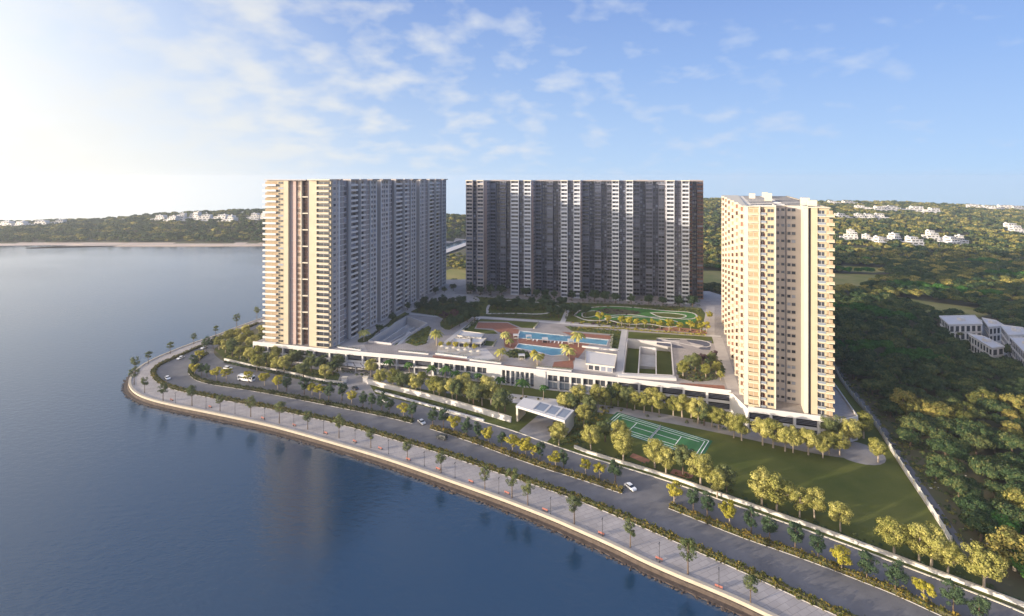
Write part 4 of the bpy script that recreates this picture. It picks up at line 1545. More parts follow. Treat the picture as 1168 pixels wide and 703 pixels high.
# fence on the right of the lawn
FENCE = smooth(PL([(1085, 621), (1071, 597), (1026, 530), (996, 481), (962, 440), (951, 418)]), 1)
fx, fy = FENCE[0]
fen = empty('boundary_fence', (fx, fy, 0))
m = MB((fx, fy, 0)); m.strip(FENCE, .35, 0, .8, 'concrete'); m.build('base_wall', fen)
m = MB((fx, fy, 0)); m.strip(FENCE, .06, .8, 2.2, 'railing'); m.build('mesh_panel', fen)
for (x, y) in resample(FENCE, 5.0)[:60]:
    m = MB((fx, fy, 0)); m.box(x - .2, x + .2, y - .2, y + .2, .8, 2.5, 'cream'); m.build('post', fen)
tag(fen, 'pale boundary fence with square posts between the lawn and the wood', 'fence')
sheet('fence_track', offset(FENCE, -1.6) + offset(FENCE, -3.4)[::-1], 0.03, 'asphalt')

#SECTION_PLANTS
# ------------------------------------------------------------------ plants


def rng_unit(r, n):
    v = r.normal(size=(n, 3))
    return v / np.linalg.norm(v, axis=1)[:, None]


def crown_mesh(name, seed, zc, rx, rz, nblob, nleaf, leaf, mat, shape='round', flat=0.6):
    """leaf-sized faces gathered in uneven clumps around the crown's volume"""
    r = np.random.default_rng(seed)
    cs, rs = [], []
    for i in range(nblob):
        d = rng_unit(r, 1)[0]
        k = r.uniform(0.25, 0.78) ** 0.7
        if shape == 'cone':
            t = r.uniform(-0.9, 0.95)
            wd = (0.95 - t) / 1.85
            an = r.uniform(0, 2 * math.pi)
            c = np.array([math.cos(an) * rx * .75 * wd * k * 1.2, math.sin(an) * rx * .75 * wd * k * 1.2, zc + rz * t])
            rad = rx * (0.22 + 0.30 * wd) * r.uniform(.8, 1.2)
        elif shape == 'flat':
            c = np.array([d[0] * rx * k, d[1] * rx * k, zc + rz * (abs(d[2]) * .8 - .25) * k])
            rad = rx * r.uniform(.20, .34)
        else:
            c = np.array([d[0] * rx * k, d[1] * rx * k, zc + rz * d[2] * k])
            rad = rx * r.uniform(.19, .36)
        cs.append(c); rs.append(rad)
    cs = np.array(cs); rs = np.array(rs)
    pr = rs ** 2 / (rs ** 2).sum()
    b = r.choice(nblob, nleaf, p=pr)
    d = rng_unit(r, nleaf)
    rad = rs[b] * r.uniform(0.55, 1.08, nleaf) ** 0.6
    stretch = np.array([1, 1, flat])
    p = cs[b] + d * rad[:, None] * stretch
    nrm_ = d * 1.0 + rng_unit(r, nleaf) * 0.5 + (p - np.array([0, 0, zc])) / rx * .5
    nrm_ /= np.linalg.norm(nrm_, axis=1)[:, None]
    up = np.where(np.abs(nrm_[:, 2:3]) > .9, np.array([[1.0, 0, 0]]), np.array([[0, 0, 1.0]]))
    t1 = np.cross(nrm_, up); t1 /= np.linalg.norm(t1, axis=1)[:, None]
    t2 = np.cross(nrm_, t1)
    an = r.uniform(0, math.pi, nleaf)[:, None]
    a1 = t1 * np.cos(an) + t2 * np.sin(an)
    a2 = -t1 * np.sin(an) + t2 * np.cos(an)
    s = (leaf * r.uniform(.6, 1.25, nleaf))[:, None] * .5
    q = np.stack([p - a1 * s, p - a2 * s * .7, p + a1 * s, p + a2 * s * .7], axis=1).reshape(-1, 3)
    q[:, 2] = np.maximum(q[:, 2], 0.05)
    me = bpy.data.meshes.new(name)
    n = nleaf
    me.vertices.add(4 * n); me.vertices.foreach_set('co', q.ravel().astype(np.float32))
    me.loops.add(4 * n); me.loops.foreach_set('vertex_index', np.arange(4 * n, dtype=np.int32))
    me.polygons.add(n); me.polygons.foreach_set('loop_start', np.arange(0, 4 * n, 4, dtype=np.int32))
    me.polygons.foreach_set('loop_total', np.full(n, 4, dtype=np.int32))
    me.materials.append(MATS[mat])
    me.update(calc_edges=True)
    return me


def trunk_mesh(name, seed, h, r0, mat, spread, hb, limbs=5, lean=.3):
    rr = random.Random(seed)
    m = MB()
    lx, ly = rr.uniform(-lean, lean), rr.uniform(-lean, lean)
    m.tube([(0, 0, -.15), (lx * .4, ly * .4, h * .35), (lx, ly, h * .7), (lx * 1.3, ly * 1.3, h)], [r0 * 1.25, r0 * .9, r0 * .6, r0 * .2], mat)
    for i in range(limbs):
        a = 2 * math.pi * (i + rr.random() * .6) / limbs
        z = hb + (h - hb) * rr.random() * .5
        ex = spread * rr.uniform(.5, .85)
        m.tube([(lx * z / h, ly * z / h, z), (ex * .5 * math.cos(a), ex * .5 * math.sin(a), z + ex * .35), (ex * math.cos(a), ex * math.sin(a), z + ex * .8)], [r0 * .5, r0 * .32, r0 * .1], mat, 5)
    return m.mesh(name)


KINDS = {}


def defkind(k, var, fn):
    KINDS[k] = [fn(i) for i in range(var)]


# each variant: (trunk mesh, crown mesh, nominal height)
defkind('promenade', 3, lambda i: (trunk_mesh('trunk', 10 + i, 8.2, .17, 'bark', 1.8, 3.6, 6, .2), crown_mesh('crown', 20 + i, 6.4, 2.6, 2.9, 24, 1900, .32, 'leaf_olive', 'round', .8), 10.0))
defkind('conical', 4, lambda i: (trunk_mesh('trunk', 30 + i, 6.6, .15, 'bark', 1.5, 1.6, 6, .15), crown_mesh('crown', 40 + i, 4.9, 2.4, 3.2, 30, 2600, .33, 'leaf_dark', 'round', .9), 8.4))
defkind('yellow', 4, lambda i: (trunk_mesh('trunk', 50 + i, 4.6, .15, 'bark_pale', 1.5, 1.5, 6, .2), crown_mesh('crown', 60 + i, 4.0, 2.5, 2.0, 24, 2200, .33, 'leaf_gold'), 6.0))
defkind('round', 6, lambda i: (trunk_mesh('trunk', 70 + i, 8.0, .26, 'bark_pale', 3.2, 2.4, 7, .5), crown_mesh('crown', 80 + i, 6.4, 4.0, 3.7, 42, 6200, .38, 'leaf_yellow', 'round', .85), 10.4))
defkind('olive', 4, lambda i: (trunk_mesh('trunk', 90 + i, 7.6, .24, 'bark', 3.0, 2.2, 7, .5), crown_mesh('crown', 100 + i, 6.2, 3.9, 3.6, 40, 5800, .38, 'leaf_olive', 'round', .85), 10.0))
defkind('dark', 4, lambda i: (trunk_mesh('trunk', 110 + i, 6.4, .24, 'bark', 3.2, 2.0, 6, .4), crown_mesh('crown', 120 + i, 5.2, 4.3, 3.0, 34, 4600, .42, 'leaf_dark', 'round', .8), 8.4))
defkind('purple', 2, lambda i: (trunk_mesh('trunk', 130 + i, 5.4, .2, 'bark', 2.4, 1.8, 6, .4), crown_mesh('crown', 140 + i, 4.6, 3.0, 2.2, 16, 1600, .45, 'leaf_purple', 'round', .8), 7.2))
defkind('wood_dark', 5, lambda i: (trunk_mesh('trunk', 150 + i, 7.0, .3, 'bark', 4.5, 1.5, 6, .6), crown_mesh('crown', 160 + i, 4.8, 5.6, 3.4, 34, 4200, .62, 'leaf_forest', 'flat', .75), 8.6))
defkind('wood_gold', 4, lambda i: (trunk_mesh('trunk', 180 + i, 6.5, .28, 'bark_pale', 4.0, 1.5, 6, .6), crown_mesh('crown', 190 + i, 4.6, 4.7, 3.5, 30, 4000, .54, 'leaf_woodgold', 'round', .85), 8.0))
defkind('wood_green', 3, lambda i: (trunk_mesh('trunk', 210 + i, 5.5, .26, 'bark', 3.6, 1.2, 6, .6), crown_mesh('crown', 220 + i, 3.8, 4.8, 2.8, 26, 3600, .55, 'leaf_green', 'flat', .75), 7.0))


def palm_parts(seed, h=7.0, mat='leaf_palm'):
    rr = random.Random(seed)
    m = MB()
    lx, ly = rr.uniform(-.5, .5), rr.uniform(-.5, .5)
    m.tube([(0, 0, -.1), (lx * .3, ly * .3, h * .4), (lx, ly, h)], [.28, .2, .17], 'bark_pale')
    tr = m.mesh('trunk')
    m = MB()
    nfr = 18
    for i in range(nfr):
        a = 2 * math.pi * (i + rr.random() * .5) / nfr
        rise = rr.uniform(-.2, 1.3)
        ln = rr.uniform(3.0, 4.1)
        prev = None
        ca, sa = math.cos(a), math.sin(a)
        pts = []
        for k in range(7):
            t = k / 6
            pts.append((lx + ca * ln * t * (1 - .12 * t), ly + sa * ln * t * (1 - .12 * t), h + rise * t * 1.6 - 2.6 * t * t))
        for k in range(6):
            w0 = .62 * math.sin(math.pi * (.12 + .88 * (k / 6))) ** .6
            w1 = .62 * math.sin(math.pi * min(.999, (.12 + .88 * ((k + 1) / 6)))) ** .6
            p, q = pts[k], pts[k + 1]
            for sg in (1, -1):     # two drooping halves of each frond
                nx_, ny_ = -sa * sg, ca * sg
                m.add([p, q, (q[0] + nx_ * w1, q[1] + ny_ * w1, q[2] - w1 * .45), (p[0] + nx_ * w0 + ca * .1, p[1] + ny_ * w0 + sa * .1, p[2] - w0 * .45)], [(0, 1, 2, 3)], mat)
    return tr, m.mesh('crown'), h + .8


defkind('palm', 3, lambda i: palm_parts(300 + i, 6.6 + i * .5))
defkind('gold_palm', 2, lambda i: palm_parts(310 + i, 5.0 + i * .5, 'leaf_yellow'))

SPOTS = []


def tree(kind, x, y, z, h=None, label='', group=None, name='tree', cat='tree', seed=None):
    rr = random.Random((round(x * 13) * 73856093) ^ (round(y * 17) * 19349663) if seed is None else seed)
    var = rr.choice(KINDS[kind])
    s = (h or var[2]) / var[2] * rr.uniform(.84, 1.14)
    o = empty(name, (x, y, z), rr.uniform(0, 6.28), s)
    o.scale = (s * rr.uniform(.92, 1.1), s * rr.uniform(.92, 1.1), s)
    link('trunk', var[0], o)
    link('crown', var[1], o)
    tag(o, label, cat, group)
    return o


def row(kind_pts, z, prefix, group, name, suffix, ref='from the left'):
    """kind_pts: (kind, u, v, height)"""
    pts = sorted(kind_pts, key=lambda t: t[1])
    for i, (k, u, v, h) in enumerate(pts):
        adj = {'promenade': 'slender olive', 'conical': 'dark conical', 'yellow': 'small golden', 'round': 'yellow-green round', 'olive': 'olive green round',
               'dark': 'dark leafy', 'purple': 'purple leaved', 'palm': 'green', 'gold_palm': 'golden'}[k]
        noun = 'palm' if 'palm' in k else 'tree'
        x, y = P(u, v, z)
        tree(k, x, y, z, h, '%s %s %s, %s %s%s' % (adj, noun, prefix, ordw(i), ref, suffix), group, name if noun == 'tree' else 'palm_tree', noun)


# promenade, back stretch then front stretch
back = [(293, 364), (270, 373.5), (246, 383.5), (221, 393), (194, 404), (169, 415), (154, 426)]
row([('promenade', u, v, 9.5) for u, v in back], 0, 'on the rear arm of the lake promenade', 'trees along the lake promenade', 'promenade_tree', '')
front = [(153, 439), (165, 448), (186, 458), (219, 463), (251, 469), (286, 475.6), (318.6, 483), (351, 490), (386.7, 500), (423, 511), (464.6, 525), (503, 539.6),
         (553, 559), (584, 568), (602, 576.6), (655, 598), (719, 624.7), (784.7, 655), (856, 689)]
row([('promenade', u, v, 10.0) for u, v in front], 0, 'in the front row beside the quay', 'trees along the lake promenade', 'promenade_tree', '')

C_, Y_ = 'conical', 'yellow'
median = [(C_, 235, 400), (C_, 243, 398), (Y_, 228, 413), (C_, 221, 420), (Y_, 222, 429), (C_, 230, 429), (C_, 236, 430), (Y_, 247, 434), (Y_, 258, 435),
          (Y_, 283, 437), (Y_, 302, 440), (Y_, 317, 444.7), (C_, 327, 447), (C_, 347, 450), (Y_, 356, 451), (Y_, 365, 456), (C_, 375, 457), (C_, 390, 457), (Y_, 401, 461), (C_, 414, 465),
          (C_, 424, 467), (C_, 435.6, 469), (C_, 444, 472), (Y_, 460, 477), (C_, 470, 479), (C_, 493.6, 485), (C_, 506, 488), (Y_, 517, 494), (C_, 531.6, 499.7),
          (C_, 545, 503), (Y_, 557, 507), (C_, 572, 511.5), (Y_, 584.7, 517.5), (Y_, 599.7, 521.6), (Y_, 608, 524), (C_, 616, 525.7), (Y_, 633.6, 534), (C_, 643, 535),
          (Y_, 668, 542), (Y_, 684, 547), (C_, 702, 551), (Y_, 769, 575), (C_, 791, 584), (C_, 806.6, 591), (Y_, 832, 600), (C_, 857, 608.5), (C_, 878, 618),
          (C_, 907, 628), (C_, 933, 639), (Y_, 960, 652), (C_, 988.6, 663), (C_, 1021, 676.5), (Y_, 1054, 690), (C_, 1087, 701), (C_, 1117, 714)]
row([(k, u, v, 8.8 if k == C_ else 6.8) for k, u, v in median], 0, 'in the median hedge strip', 'trees in the median hedge', 'median_tree', '')

lawn_t = [(705, 463), (724, 468), (744, 470), (768, 474), (778, 476), (796, 483), (820, 490), (870, 508), (882, 511), (922, 519), (946, 519), (734.7, 471), (752, 472.7), (788.5, 477), (812, 487), (837, 499.7), (846, 502.6), (895.5, 515), (904.6, 516.5), (938.5, 522.5),
          (958, 519.5), (969, 508), (985, 500), (1001.7, 527.5), (715, 466), (803, 485.5), (948, 505)]
row([('olive' if u in (803, 715, 948) else 'round', u, v, 10.8) for u, v in lawn_t], 0, 'beside the drive under the right tower', 'trees beside the internal drive', 'drive_tree', '')
front_t = [(674, 514), (707, 513), (711, 527), (747, 534), (759.5, 542), (779, 542), (799, 554), (818, 568), (829, 563), (869, 577), (886, 583.7), (912, 590), (929, 591), (958.6, 606),
           (1020, 634), (1048, 642), (1062, 648), (1081, 656), (1122, 674), (637.5, 508), (690, 504)]
row([('olive' if u in (779, 829, 690) else 'round', u, v, 11.0) for u, v in front_t], 0, 'behind the long low white boundary wall', 'trees along the front of the lawn', 'lawn_tree', '')
site_t = [(448, 443), (458, 447), (495, 452), (501, 455), (521, 459), (535, 459), (550, 463), (576, 470), (423, 430), (434, 441), (467, 445.6), (479.6, 447), (474, 449), (508, 454), (516, 456), (529, 452.7), (540, 464.8), (556, 454), (560, 462), (568.5, 472), (546, 458),
          (645, 473), (654, 474), (661, 466), (665.6, 488), (672, 478), (682, 466), (690, 466), (697, 463)]
row([('olive' if i % 3 == 1 else 'round', u, v, 10.6) for i, (u, v) in enumerate(site_t)], 0, 'between site wall and clubhouse', 'trees in front of the clubhouse', 'garden_tree', '')
grove = [(250, 399), (257, 403), (265, 407), (274, 410), (284, 413), (294, 416), (304, 418), (262, 394), (274, 398), (288, 402), (302, 407), (316, 411), (270, 389), (283, 392), (297, 396),
         (293, 424), (315.6, 425.5), (324, 427), (346, 432), (371, 435.4), (300, 386), (312, 421), (333, 420), (280, 385)]
row([('olive' if i % 4 == 2 else 'round', u, v, 10.2) for i, (u, v) in enumerate(grove)], 0, 'in the grove before the left tower', 'grove by the left tower', 'grove_tree', '')
row([('olive', u, v, 9.0) for u, v in ((355, 424), (379.6, 428), (385, 424), (366, 426), (340, 418))], 0, 'on the lawn left of the entrance drive', 'dark trees by the entrance', 'shade_tree', '')
row([('palm', u, v, 7.8) for u, v in ((290, 404), (300, 409), (317, 410), (337.6, 414), (354, 414), (378, 415), (401, 417), (384, 416), (443.7, 428), (467, 428), (491.7, 434), (519.5, 438),
                                      (545, 441), (570.7, 446), (596.5, 453), (619.7, 456), (508, 436), (532, 440))], 0, 'standing before the white podium wall', 'palms before the podium', 'palm_tree', '')
# on the deck
dk = [(684, 368), (718, 373), (735, 374), (753, 375.5), (775, 377.5), (799, 379), (693, 370), (709, 372), (725.8, 373.5), (744, 373.5), (763, 377), (787.4, 378), (805.6, 379.6), (809, 366), (797, 371)]
row([('yellow', u, v, 6.8) for u, v in dk], DZ, 'in the winding garden behind the pool', 'trees in the winding garden', 'garden_tree', '')
row([(k, u, v, h) for k, u, v, h in (('round', 779, 430, 9.5), ('round', 805, 431, 7.5), ('olive', 793, 424, 8.5), ('round', 817, 427, 8), ('olive', 812, 417, 7), ('purple', 801, 416, 6.5), ('olive', 785, 421, 8.5), ('round', 822, 434, 5.5), ('purple', 815, 409, 5.5))],
    DZ, 'in the planted island by the right tower', 'trees in the deck island', 'island_tree', '')
row([('gold_palm', u, v, h) for u, v, h in ((498, 394, 8.5), (415, 389, 7), (577, 393, 8), (660, 396, 8), (649.6, 411, 7.5), (570.7, 411, 6.5), (613, 417, 7), (643, 405, 6.0), (582, 396, 6))],
    DZ, 'planted on the podium deck', 'palms on the podium deck', 'palm_tree', '')
row([('yellow', u, v, h) for u, v, h in ((512, 398, 5), (532, 400, 5), (520, 399, 4.5), (541, 401, 4.6), (503, 398, 5), (573, 407, 5.5), (609, 412, 5.5), (617, 414, 5))],
    DZ, 'on the terrace above the clubhouse', 'small trees on the terrace edge', 'terrace_tree', '')
rowt = [(537, 335), (548, 336), (560, 336.5), (572, 337), (600, 339), (612, 340), (622, 340), (632, 341), (652, 343), (665, 344), (678, 344.5), (690, 345), (702, 346), (720, 347), (740, 348), (775, 350), (790, 351), (756, 349)]
row([('dark', u, v, 8.6) for u, v in rowt], DZ, 'in the row under the rear block', 'trees at the foot of the rear block', 'foundation_tree', '')
oval = [(562, 352), (568, 353), (576, 354), (585, 355), (597, 355), (609, 354), (620, 353), (630, 353), (641, 351), (628, 361), (637, 363), (653, 360), (660, 357), (646, 357), (571, 349), (590, 349), (606, 349), (668, 361), (623, 348)]
row([('dark', u, v, 8.2) for u, v in oval], DZ, 'in the oval garden behind the pool', 'trees in the oval garden', 'garden_tree', '')
crt = [(478, 355), (487, 357), (496, 358), (505, 359), (514, 359), (523, 360), (532, 358), (541, 354), (484, 350), (494, 350), (505, 349), (515, 349), (526, 350), (533, 367), (541, 367), (524, 372), (515, 375), (506, 368),
       (518, 366), (528, 363), (536, 361)]
row([('purple' if u in (506, 518) else 'dark', u, v, 8.2) for u, v in crt], DZ, 'in the courtyard grove', 'courtyard grove', 'courtyard_tree', '')
row([('dark', u, v, 6.0) for u, v in ((432.7, 380), (447.7, 367), (465, 354), (497, 336), (507, 334), (517, 332))], DZ, 'along the walk behind the ramp court', 'trees by the tower walk', 'walk_tree', '')


# hedges: a rough leafy body along each strip
def hedge(line, w, h, label, z=0.0, mat='leaf_hedge', dens=15, seed=0, name='hedge', group=None):
    r = np.random.default_rng(seed)
    pts = np.array(resample(line, .5))
    x0, y0 = pts[0]
    m = MB((x0, y0, z))
    core = resample(line, 2.0)
    if len(core) > 1:
        m.strip(core, w * .62, z, z + h * .62, 'soil')
    n = int(len(pts) * .5 * dens * (w + h))
    i = r.integers(0, len(pts) - 1, n)
    t = r.random(n)[:, None]
    c = pts[i] * (1 - t) + pts[i + 1] * t
    dd = pts[i + 1] - pts[i]
    dd /= np.maximum(np.linalg.norm(dd, axis=1)[:, None], 1e-6)
    nn = np.stack([-dd[:, 1], dd[:, 0]], 1)
    lump = 1 + .28 * np.sin(i * .9 + 2 * np.sin(i * .23)) + .15 * r.normal(size=n)
    an = r.uniform(-.2, math.pi + .2, n)
    off_ = np.cos(an) * w * .5 * lump
    zz = np.abs(np.sin(an)) * h * lump * r.uniform(.55, 1.0, n)
    p = np.concatenate([c + nn * off_[:, None], (zz + .05)[:, None]], 1)
    d = rng_unit(r, n); e = rng_unit(r, n)
    f = np.cross(d, e); f /= np.linalg.norm(f, axis=1)[:, None]
    s = r.uniform(.16, .36, n)[:, None]
    q = np.stack([p - d * s, p - f * s * .7, p + d * s, p + f * s * .7], 1).reshape(-1, 3)
    q[:, 2] = np.maximum(q[:, 2], .02)
    vs = [(a_[0], a_[1], a_[2] + z) for a_ in q.tolist()]
    m.add(vs, [(4 * k, 4 * k + 1, 4 * k + 2, 4 * k + 3) for k in range(n)], mat)
    o = m.build(name, None, (x0, y0, z))
    tag(o, label, 'hedge', group)
    return o


def seg(line, ua, ub):
    """part of a plan line between two photo columns"""
    out = [p for p in line if ua <= CU + F * p[0] / p[1] <= ub]
    return out


hedge(offset(hout, .0)[:-4], 2.0, 1.4, 'long clipped hedge between the promenade and the lake road', seed=1, dens=16)
MED1 = smooth(PL([(236, 404), (224, 412), (217, 421), (219, 429), (232, 436.5), (283.6, 444), (322, 451), (360, 458.5), (419, 470), (448, 476), (472, 482)]), 2)
MED2 = smooth(PL([(492, 488), (537, 502), (582, 519), (628, 535), (660, 544), (711, 561.5)]), 2)
MED3 = smooth(PL([(764, 578), (804, 594), (848, 611.5), (891, 626), (940, 643.5), (974, 657), (1023, 676), (1077, 701), (1130, 725)]), 2)
for i, (md, lb) in enumerate(((MED1, 'median hedge around the road bend, up to the first gap'), (MED2, 'median hedge between the two gaps, opposite the entrance canopy'), (MED3, 'median hedge beside the lawn at the right end of the road'))):
    sheet('median_strip', offset(md, 1.0) + offset(md, -1.0)[::-1], .13, 'soil', 0, side='concrete')
    hedge(md, 2.1, 1.4, lb, .13, seed=5 + i, dens=15)
    c = MB(); c.strip(offset(md, -1.15), .2, 0.0, .15, 'concrete'); struct(c.build('kerb'))
hedge(offset(FRONT_WALL_R, 1.3), 1.5, .7, 'low hedge between the white boundary wall and the kerb', seed=11, mat='leaf_dark', dens=12)
hedge(smooth(PL([(256, 413.5), (290, 421), (330, 429), (362, 437), (392, 440)]), 1), 1.3, .9, 'low hedge under the white wall at the bend', seed=12, mat='leaf_dark')
hedge(PL([(430, 445), (552, 478.5)]), 1.0, 1.0, 'low hedge inside the planter wall left of the canopy', seed=13, mat='leaf_dark')
hedge(smooth(PL([(660, 347), (720, 348.5), (800, 353)], DZ), 1), 1.6, 1.4, 'dark hedge behind the winding garden', DZ, seed=14, mat='leaf_dark', dens=9)
hedge(smooth(PL([(560, 360.5), (600, 362), (626, 363)], DZ), 1), 2.2, 2.2, 'dark hedge in front of the oval garden', DZ, seed=15, mat='leaf_dark', dens=9)
hedge(smooth(PL([(660, 374.5), (700, 374.5), (740, 378), (805, 383)], DZ), 1), 1.4, .8, 'rust coloured planting along the cross path', DZ, seed=16, mat='leaf_gold', dens=9)
hedge(smooth(PL([(466, 358.5), (440, 372), (418, 387)], DZ), 1), 1.3, 1.0, 'low hedge along the ramp court', DZ, seed=17, mat='leaf_dark', dens=9)



def cover(pts, z, n, label, seed, mats=('leaf_dark', 'leaf_olive', 'leaf_hedge'), hmax=1.0, px=True):
    """low mixed planting over an area: clumps of leaf-sized faces, one object"""
    poly = PL(pts, z) if px else pts
    r = np.random.default_rng(seed)
    xs_ = [p[0] for p in poly]; ys_ = [p[1] for p in poly]
    x0, y0 = sum(xs_) / len(xs_), sum(ys_) / len(ys_)
    m = MB((x0, y0, z))
    k = 0
    while k < n:
        x, y = r.uniform(min(xs_), max(xs_)), r.uniform(min(ys_), max(ys_))
        k += 1
        if not in_poly((x, y), poly):
            continue
        rad = r.uniform(.4, 1.1)
        hh = rad * r.uniform(.6, 1.0) * hmax
        nl = int(46 * rad)
        d = rng_unit(r, nl); d[:, 2] = np.abs(d[:, 2])
        p = np.array([x, y, z]) + d * np.array([rad, rad, hh]) * r.uniform(.7, 1.05, nl)[:, None]
        e = np.cross(d + rng_unit(r, nl) * .4, rng_unit(r, nl)); e /= np.linalg.norm(e, axis=1)[:, None]
        f = np.cross(d, e); f /= np.maximum(np.linalg.norm(f, axis=1)[:, None], 1e-6)
        s = r.uniform(.12, .26, nl)[:, None]
        q = np.stack([p - e * s, p - f * s, p + e * s, p + f * s], 1).reshape(-1, 3)
        q[:, 2] = np.maximum(q[:, 2], z + .03)
        m.add(q.tolist(), [(4 * i, 4 * i + 1, 4 * i + 2, 4 * i + 3) for i in range(nl)], mats[r.integers(0, len(mats))])
    o = m.build('ground_cover', None, (x0, y0, z))
    tag(o, label, 'planting', kind='stuff')


def in_poly(pt, poly):
    x, y = pt
    c = False
    j = len(poly) - 1
    for i in range(len(poly)):
        if (poly[i][1] > y) != (poly[j][1] > y) and x < (poly[j][0] - poly[i][0]) * (y - poly[i][1]) / (poly[j][1] - poly[i][1]) + poly[i][0]:
            c = not c
        j = i
    return c


cover([(536, 338), (640, 345), (660, 348), (656, 362), (640, 366), (545, 360), (548, 346)], DZ, 420, 'shrubs filling the oval garden behind the pool', 31)
cover([(468, 356), (490, 344), (520, 343), (545, 352), (540, 362), (520, 372), (510, 378), (500, 370), (508, 362)], DZ, 420, 'shrubs under the courtyard grove', 32)
cover([(660, 349), (700, 347.5), (760, 351), (800, 353), (800, 357), (760, 354), (700, 350), (664, 353)], DZ, 300, 'dark shrubs along the rear edge of the winding garden', 33)
cover([(652, 366), (690, 367), (720, 371), (806, 378), (806, 383), (720, 375), (650, 369)], DZ, 480, 'rust and gold planting along the front of the winding garden', 34, ('leaf_gold', 'leaf_hedge', 'leaf_purple'), .8)
cover([(676, 356), (690, 351.5), (712, 353), (735, 357), (720, 360), (690, 358)], DZ, 120, 'planting inside the winding garden path', 35, ('leaf_purple', 'leaf_olive'))
cover([(772, 418), (778, 409), (800, 404), (822, 410), (828, 425), (815, 434), (790, 436), (772, 430)], DZ, 420, 'shrubs covering the planted island near the right tower', 36)
cover([(586, 399), (598, 400), (606, 406), (600, 409), (580, 408), (576, 402)], DZ, 220, 'shrubs in the round bed below the short pool', 37)
cover([(462, 391), (480, 376), (492, 374), (486, 392), (475, 395)], DZ, 120, 'low shrubs on the deck lawn beside the ramp court', 38)
cover([(644, 372), (709, 378), (706, 382), (652, 376)], DZ, 160, 'low shrubs behind the long pool', 39)
cover([(697, 383), (705, 384), (704, 399), (697, 397)], DZ, 90, 'low shrubs at the right end of the long pool', 40)
cover([(528, 376), (543, 363.6), (548, 364), (534, 377)], DZ, 110, 'low shrubs beside the diagonal deck path', 41)
cover([(532, 331), (800, 345), (800, 351), (532, 337)], DZ, 420, 'low shrubs along the foot of the wide rear block', 42)
cover([(380, 419), (490, 436), (492, 441), (380, 424)], 0, 260, 'planting between the internal drive and podium palms', 43)
cover([(560, 447), (680, 460), (700, 463), (845, 489), (845, 494), (700, 469), (680, 463), (560, 452)], 0, 380, 'planting strip between podium wall and drive', 44)
cover([(254, 408), (262, 416), (319, 427), (360, 435), (395, 439), (385, 428), (330, 416), (270, 398)], 0, 700, 'undergrowth in the golden grove by the road bend', 45, ('leaf_dark', 'leaf_olive', 'leaf_yellow'))
cover([(660, 505), (664, 514), (761, 541), (845, 572), (940, 604), (1018, 634), (1140, 680), (1142, 672), (1018, 626), (845, 564), (761, 534)], 0, 800, 'low planting inside the long boundary wall', 46)
cover([(625, 488), (660, 462), (700, 466), (692, 476), (680, 500), (655, 512), (632, 506)], 0, 420, 'undergrowth beside the entrance canopy', 47)

# ------------------------------------------------------------------ houses beyond the wood
def house(name, x, y, z, w, d, st, rz, label, group, seed, wm='villa_white'):
    """flat-roofed villa: stepped storeys, roof terraces, windows"""
    rr = random.Random(seed)
    r = empty(name, (x, y, z), rz)
    x0, x1, y0, y1 = -w / 2, w / 2, -d / 2, d / 2
    zz = -2.0
    for s in range(st):
        h = 3.3 + (2.0 if s == 0 else 0)
        m = MB(); m.box(x0, x1, y0, y1, zz, zz + h, wm); m.build('wall', r)
        zb = zz + h - 2.3
        for i in range(3):
            c = x0 + (x1 - x0) * (i + .5) / 3
            ww = (x1 - x0) * rr.uniform(.06, .14)
            m2 = MB(); m2.box(c - ww, c + ww, y0 - .05, y0, zb, zb + 1.6, 'glass'); m2.build('window', r)
        m3 = MB(); m3.box(x0 - .05, x0, y0 + 1.5, y1 - 3, zb, zb + 1.5, 'glass'); m3.build('window', r)
        zz += h
        m4 = MB(); m4.box(x0 - .4, x1 + .4, y0 - .4, y1 + .4, zz, zz + .35, 'cream' if s % 2 else 'white'); m4.build('roof', r)
        zz += .35
        sh = rr.choice((0, 1))
        cut = (x1 - x0) * rr.uniform(.2, .4)
        if sh: x0 += cut
        else: x1 -= cut
        y0 += d * .12
    m = MB(); m.box(x0 + 1, x0 + 3.2, y1 - 4, y1 - 1.5, zz, zz + 1.6, wm); m.build('roof_room', r)
    tag(r, label, 'house', group)
    return r


HOUSES = []      # (u, v, width m, storeys, row)
rowsH = [
    ('on the far shore above the lake', 'left', [(182, 252, 30, 2), (196, 253, 26, 2), (209, 251.5, 34, 3), (222, 250, 30, 3), (236, 251.5, 28, 2), (250, 251.5, 34, 2), (263, 252.5, 24, 2), (290, 250, 26, 2), (302, 250, 20, 2)]),
    ('at the far left end of the opposite shore', 'left', [(8, 259, 40, 2), (28, 259, 34, 2), (46, 258, 36, 2), (64, 257, 30, 2), (-14, 259, 30, 2)]),
    ('in the nearest cluster beyond the right tower', 'right', [(968, 273, 34, 3), (992, 276, 26, 2), (1003, 279, 20, 2), (1018, 275, 30, 2), (1040, 279, 44, 2), (1064, 274, 40, 3), (1083, 279, 44, 2), (1096, 277, 22, 2)]),
    ('in the second cluster beyond the right tower', 'right', [(962, 250, 40, 2), (979, 250, 24, 2), (990, 250.5, 26, 2), (1004, 250, 40, 2)]),
    ('in the long upper row on the wooded slope', 'right', [(948, 234, 40, 2), (972, 234, 50, 2), (988, 240, 50, 2), (1005, 241, 44, 2), (1022, 240.5, 60, 2), (1040, 241, 50, 2), (1060, 243, 46, 2)]),
    ('on the ridge near the right edge', 'right', [(1108, 238, 50, 2), (1128, 239.5, 46, 2), (1146, 239, 50, 2), (1164, 239.5, 50, 2)]),
    ('alone on the slope near the right edge', 'right', [(1152, 262, 40, 2), (1162, 266, 34, 2)]),
]
k_ = 0
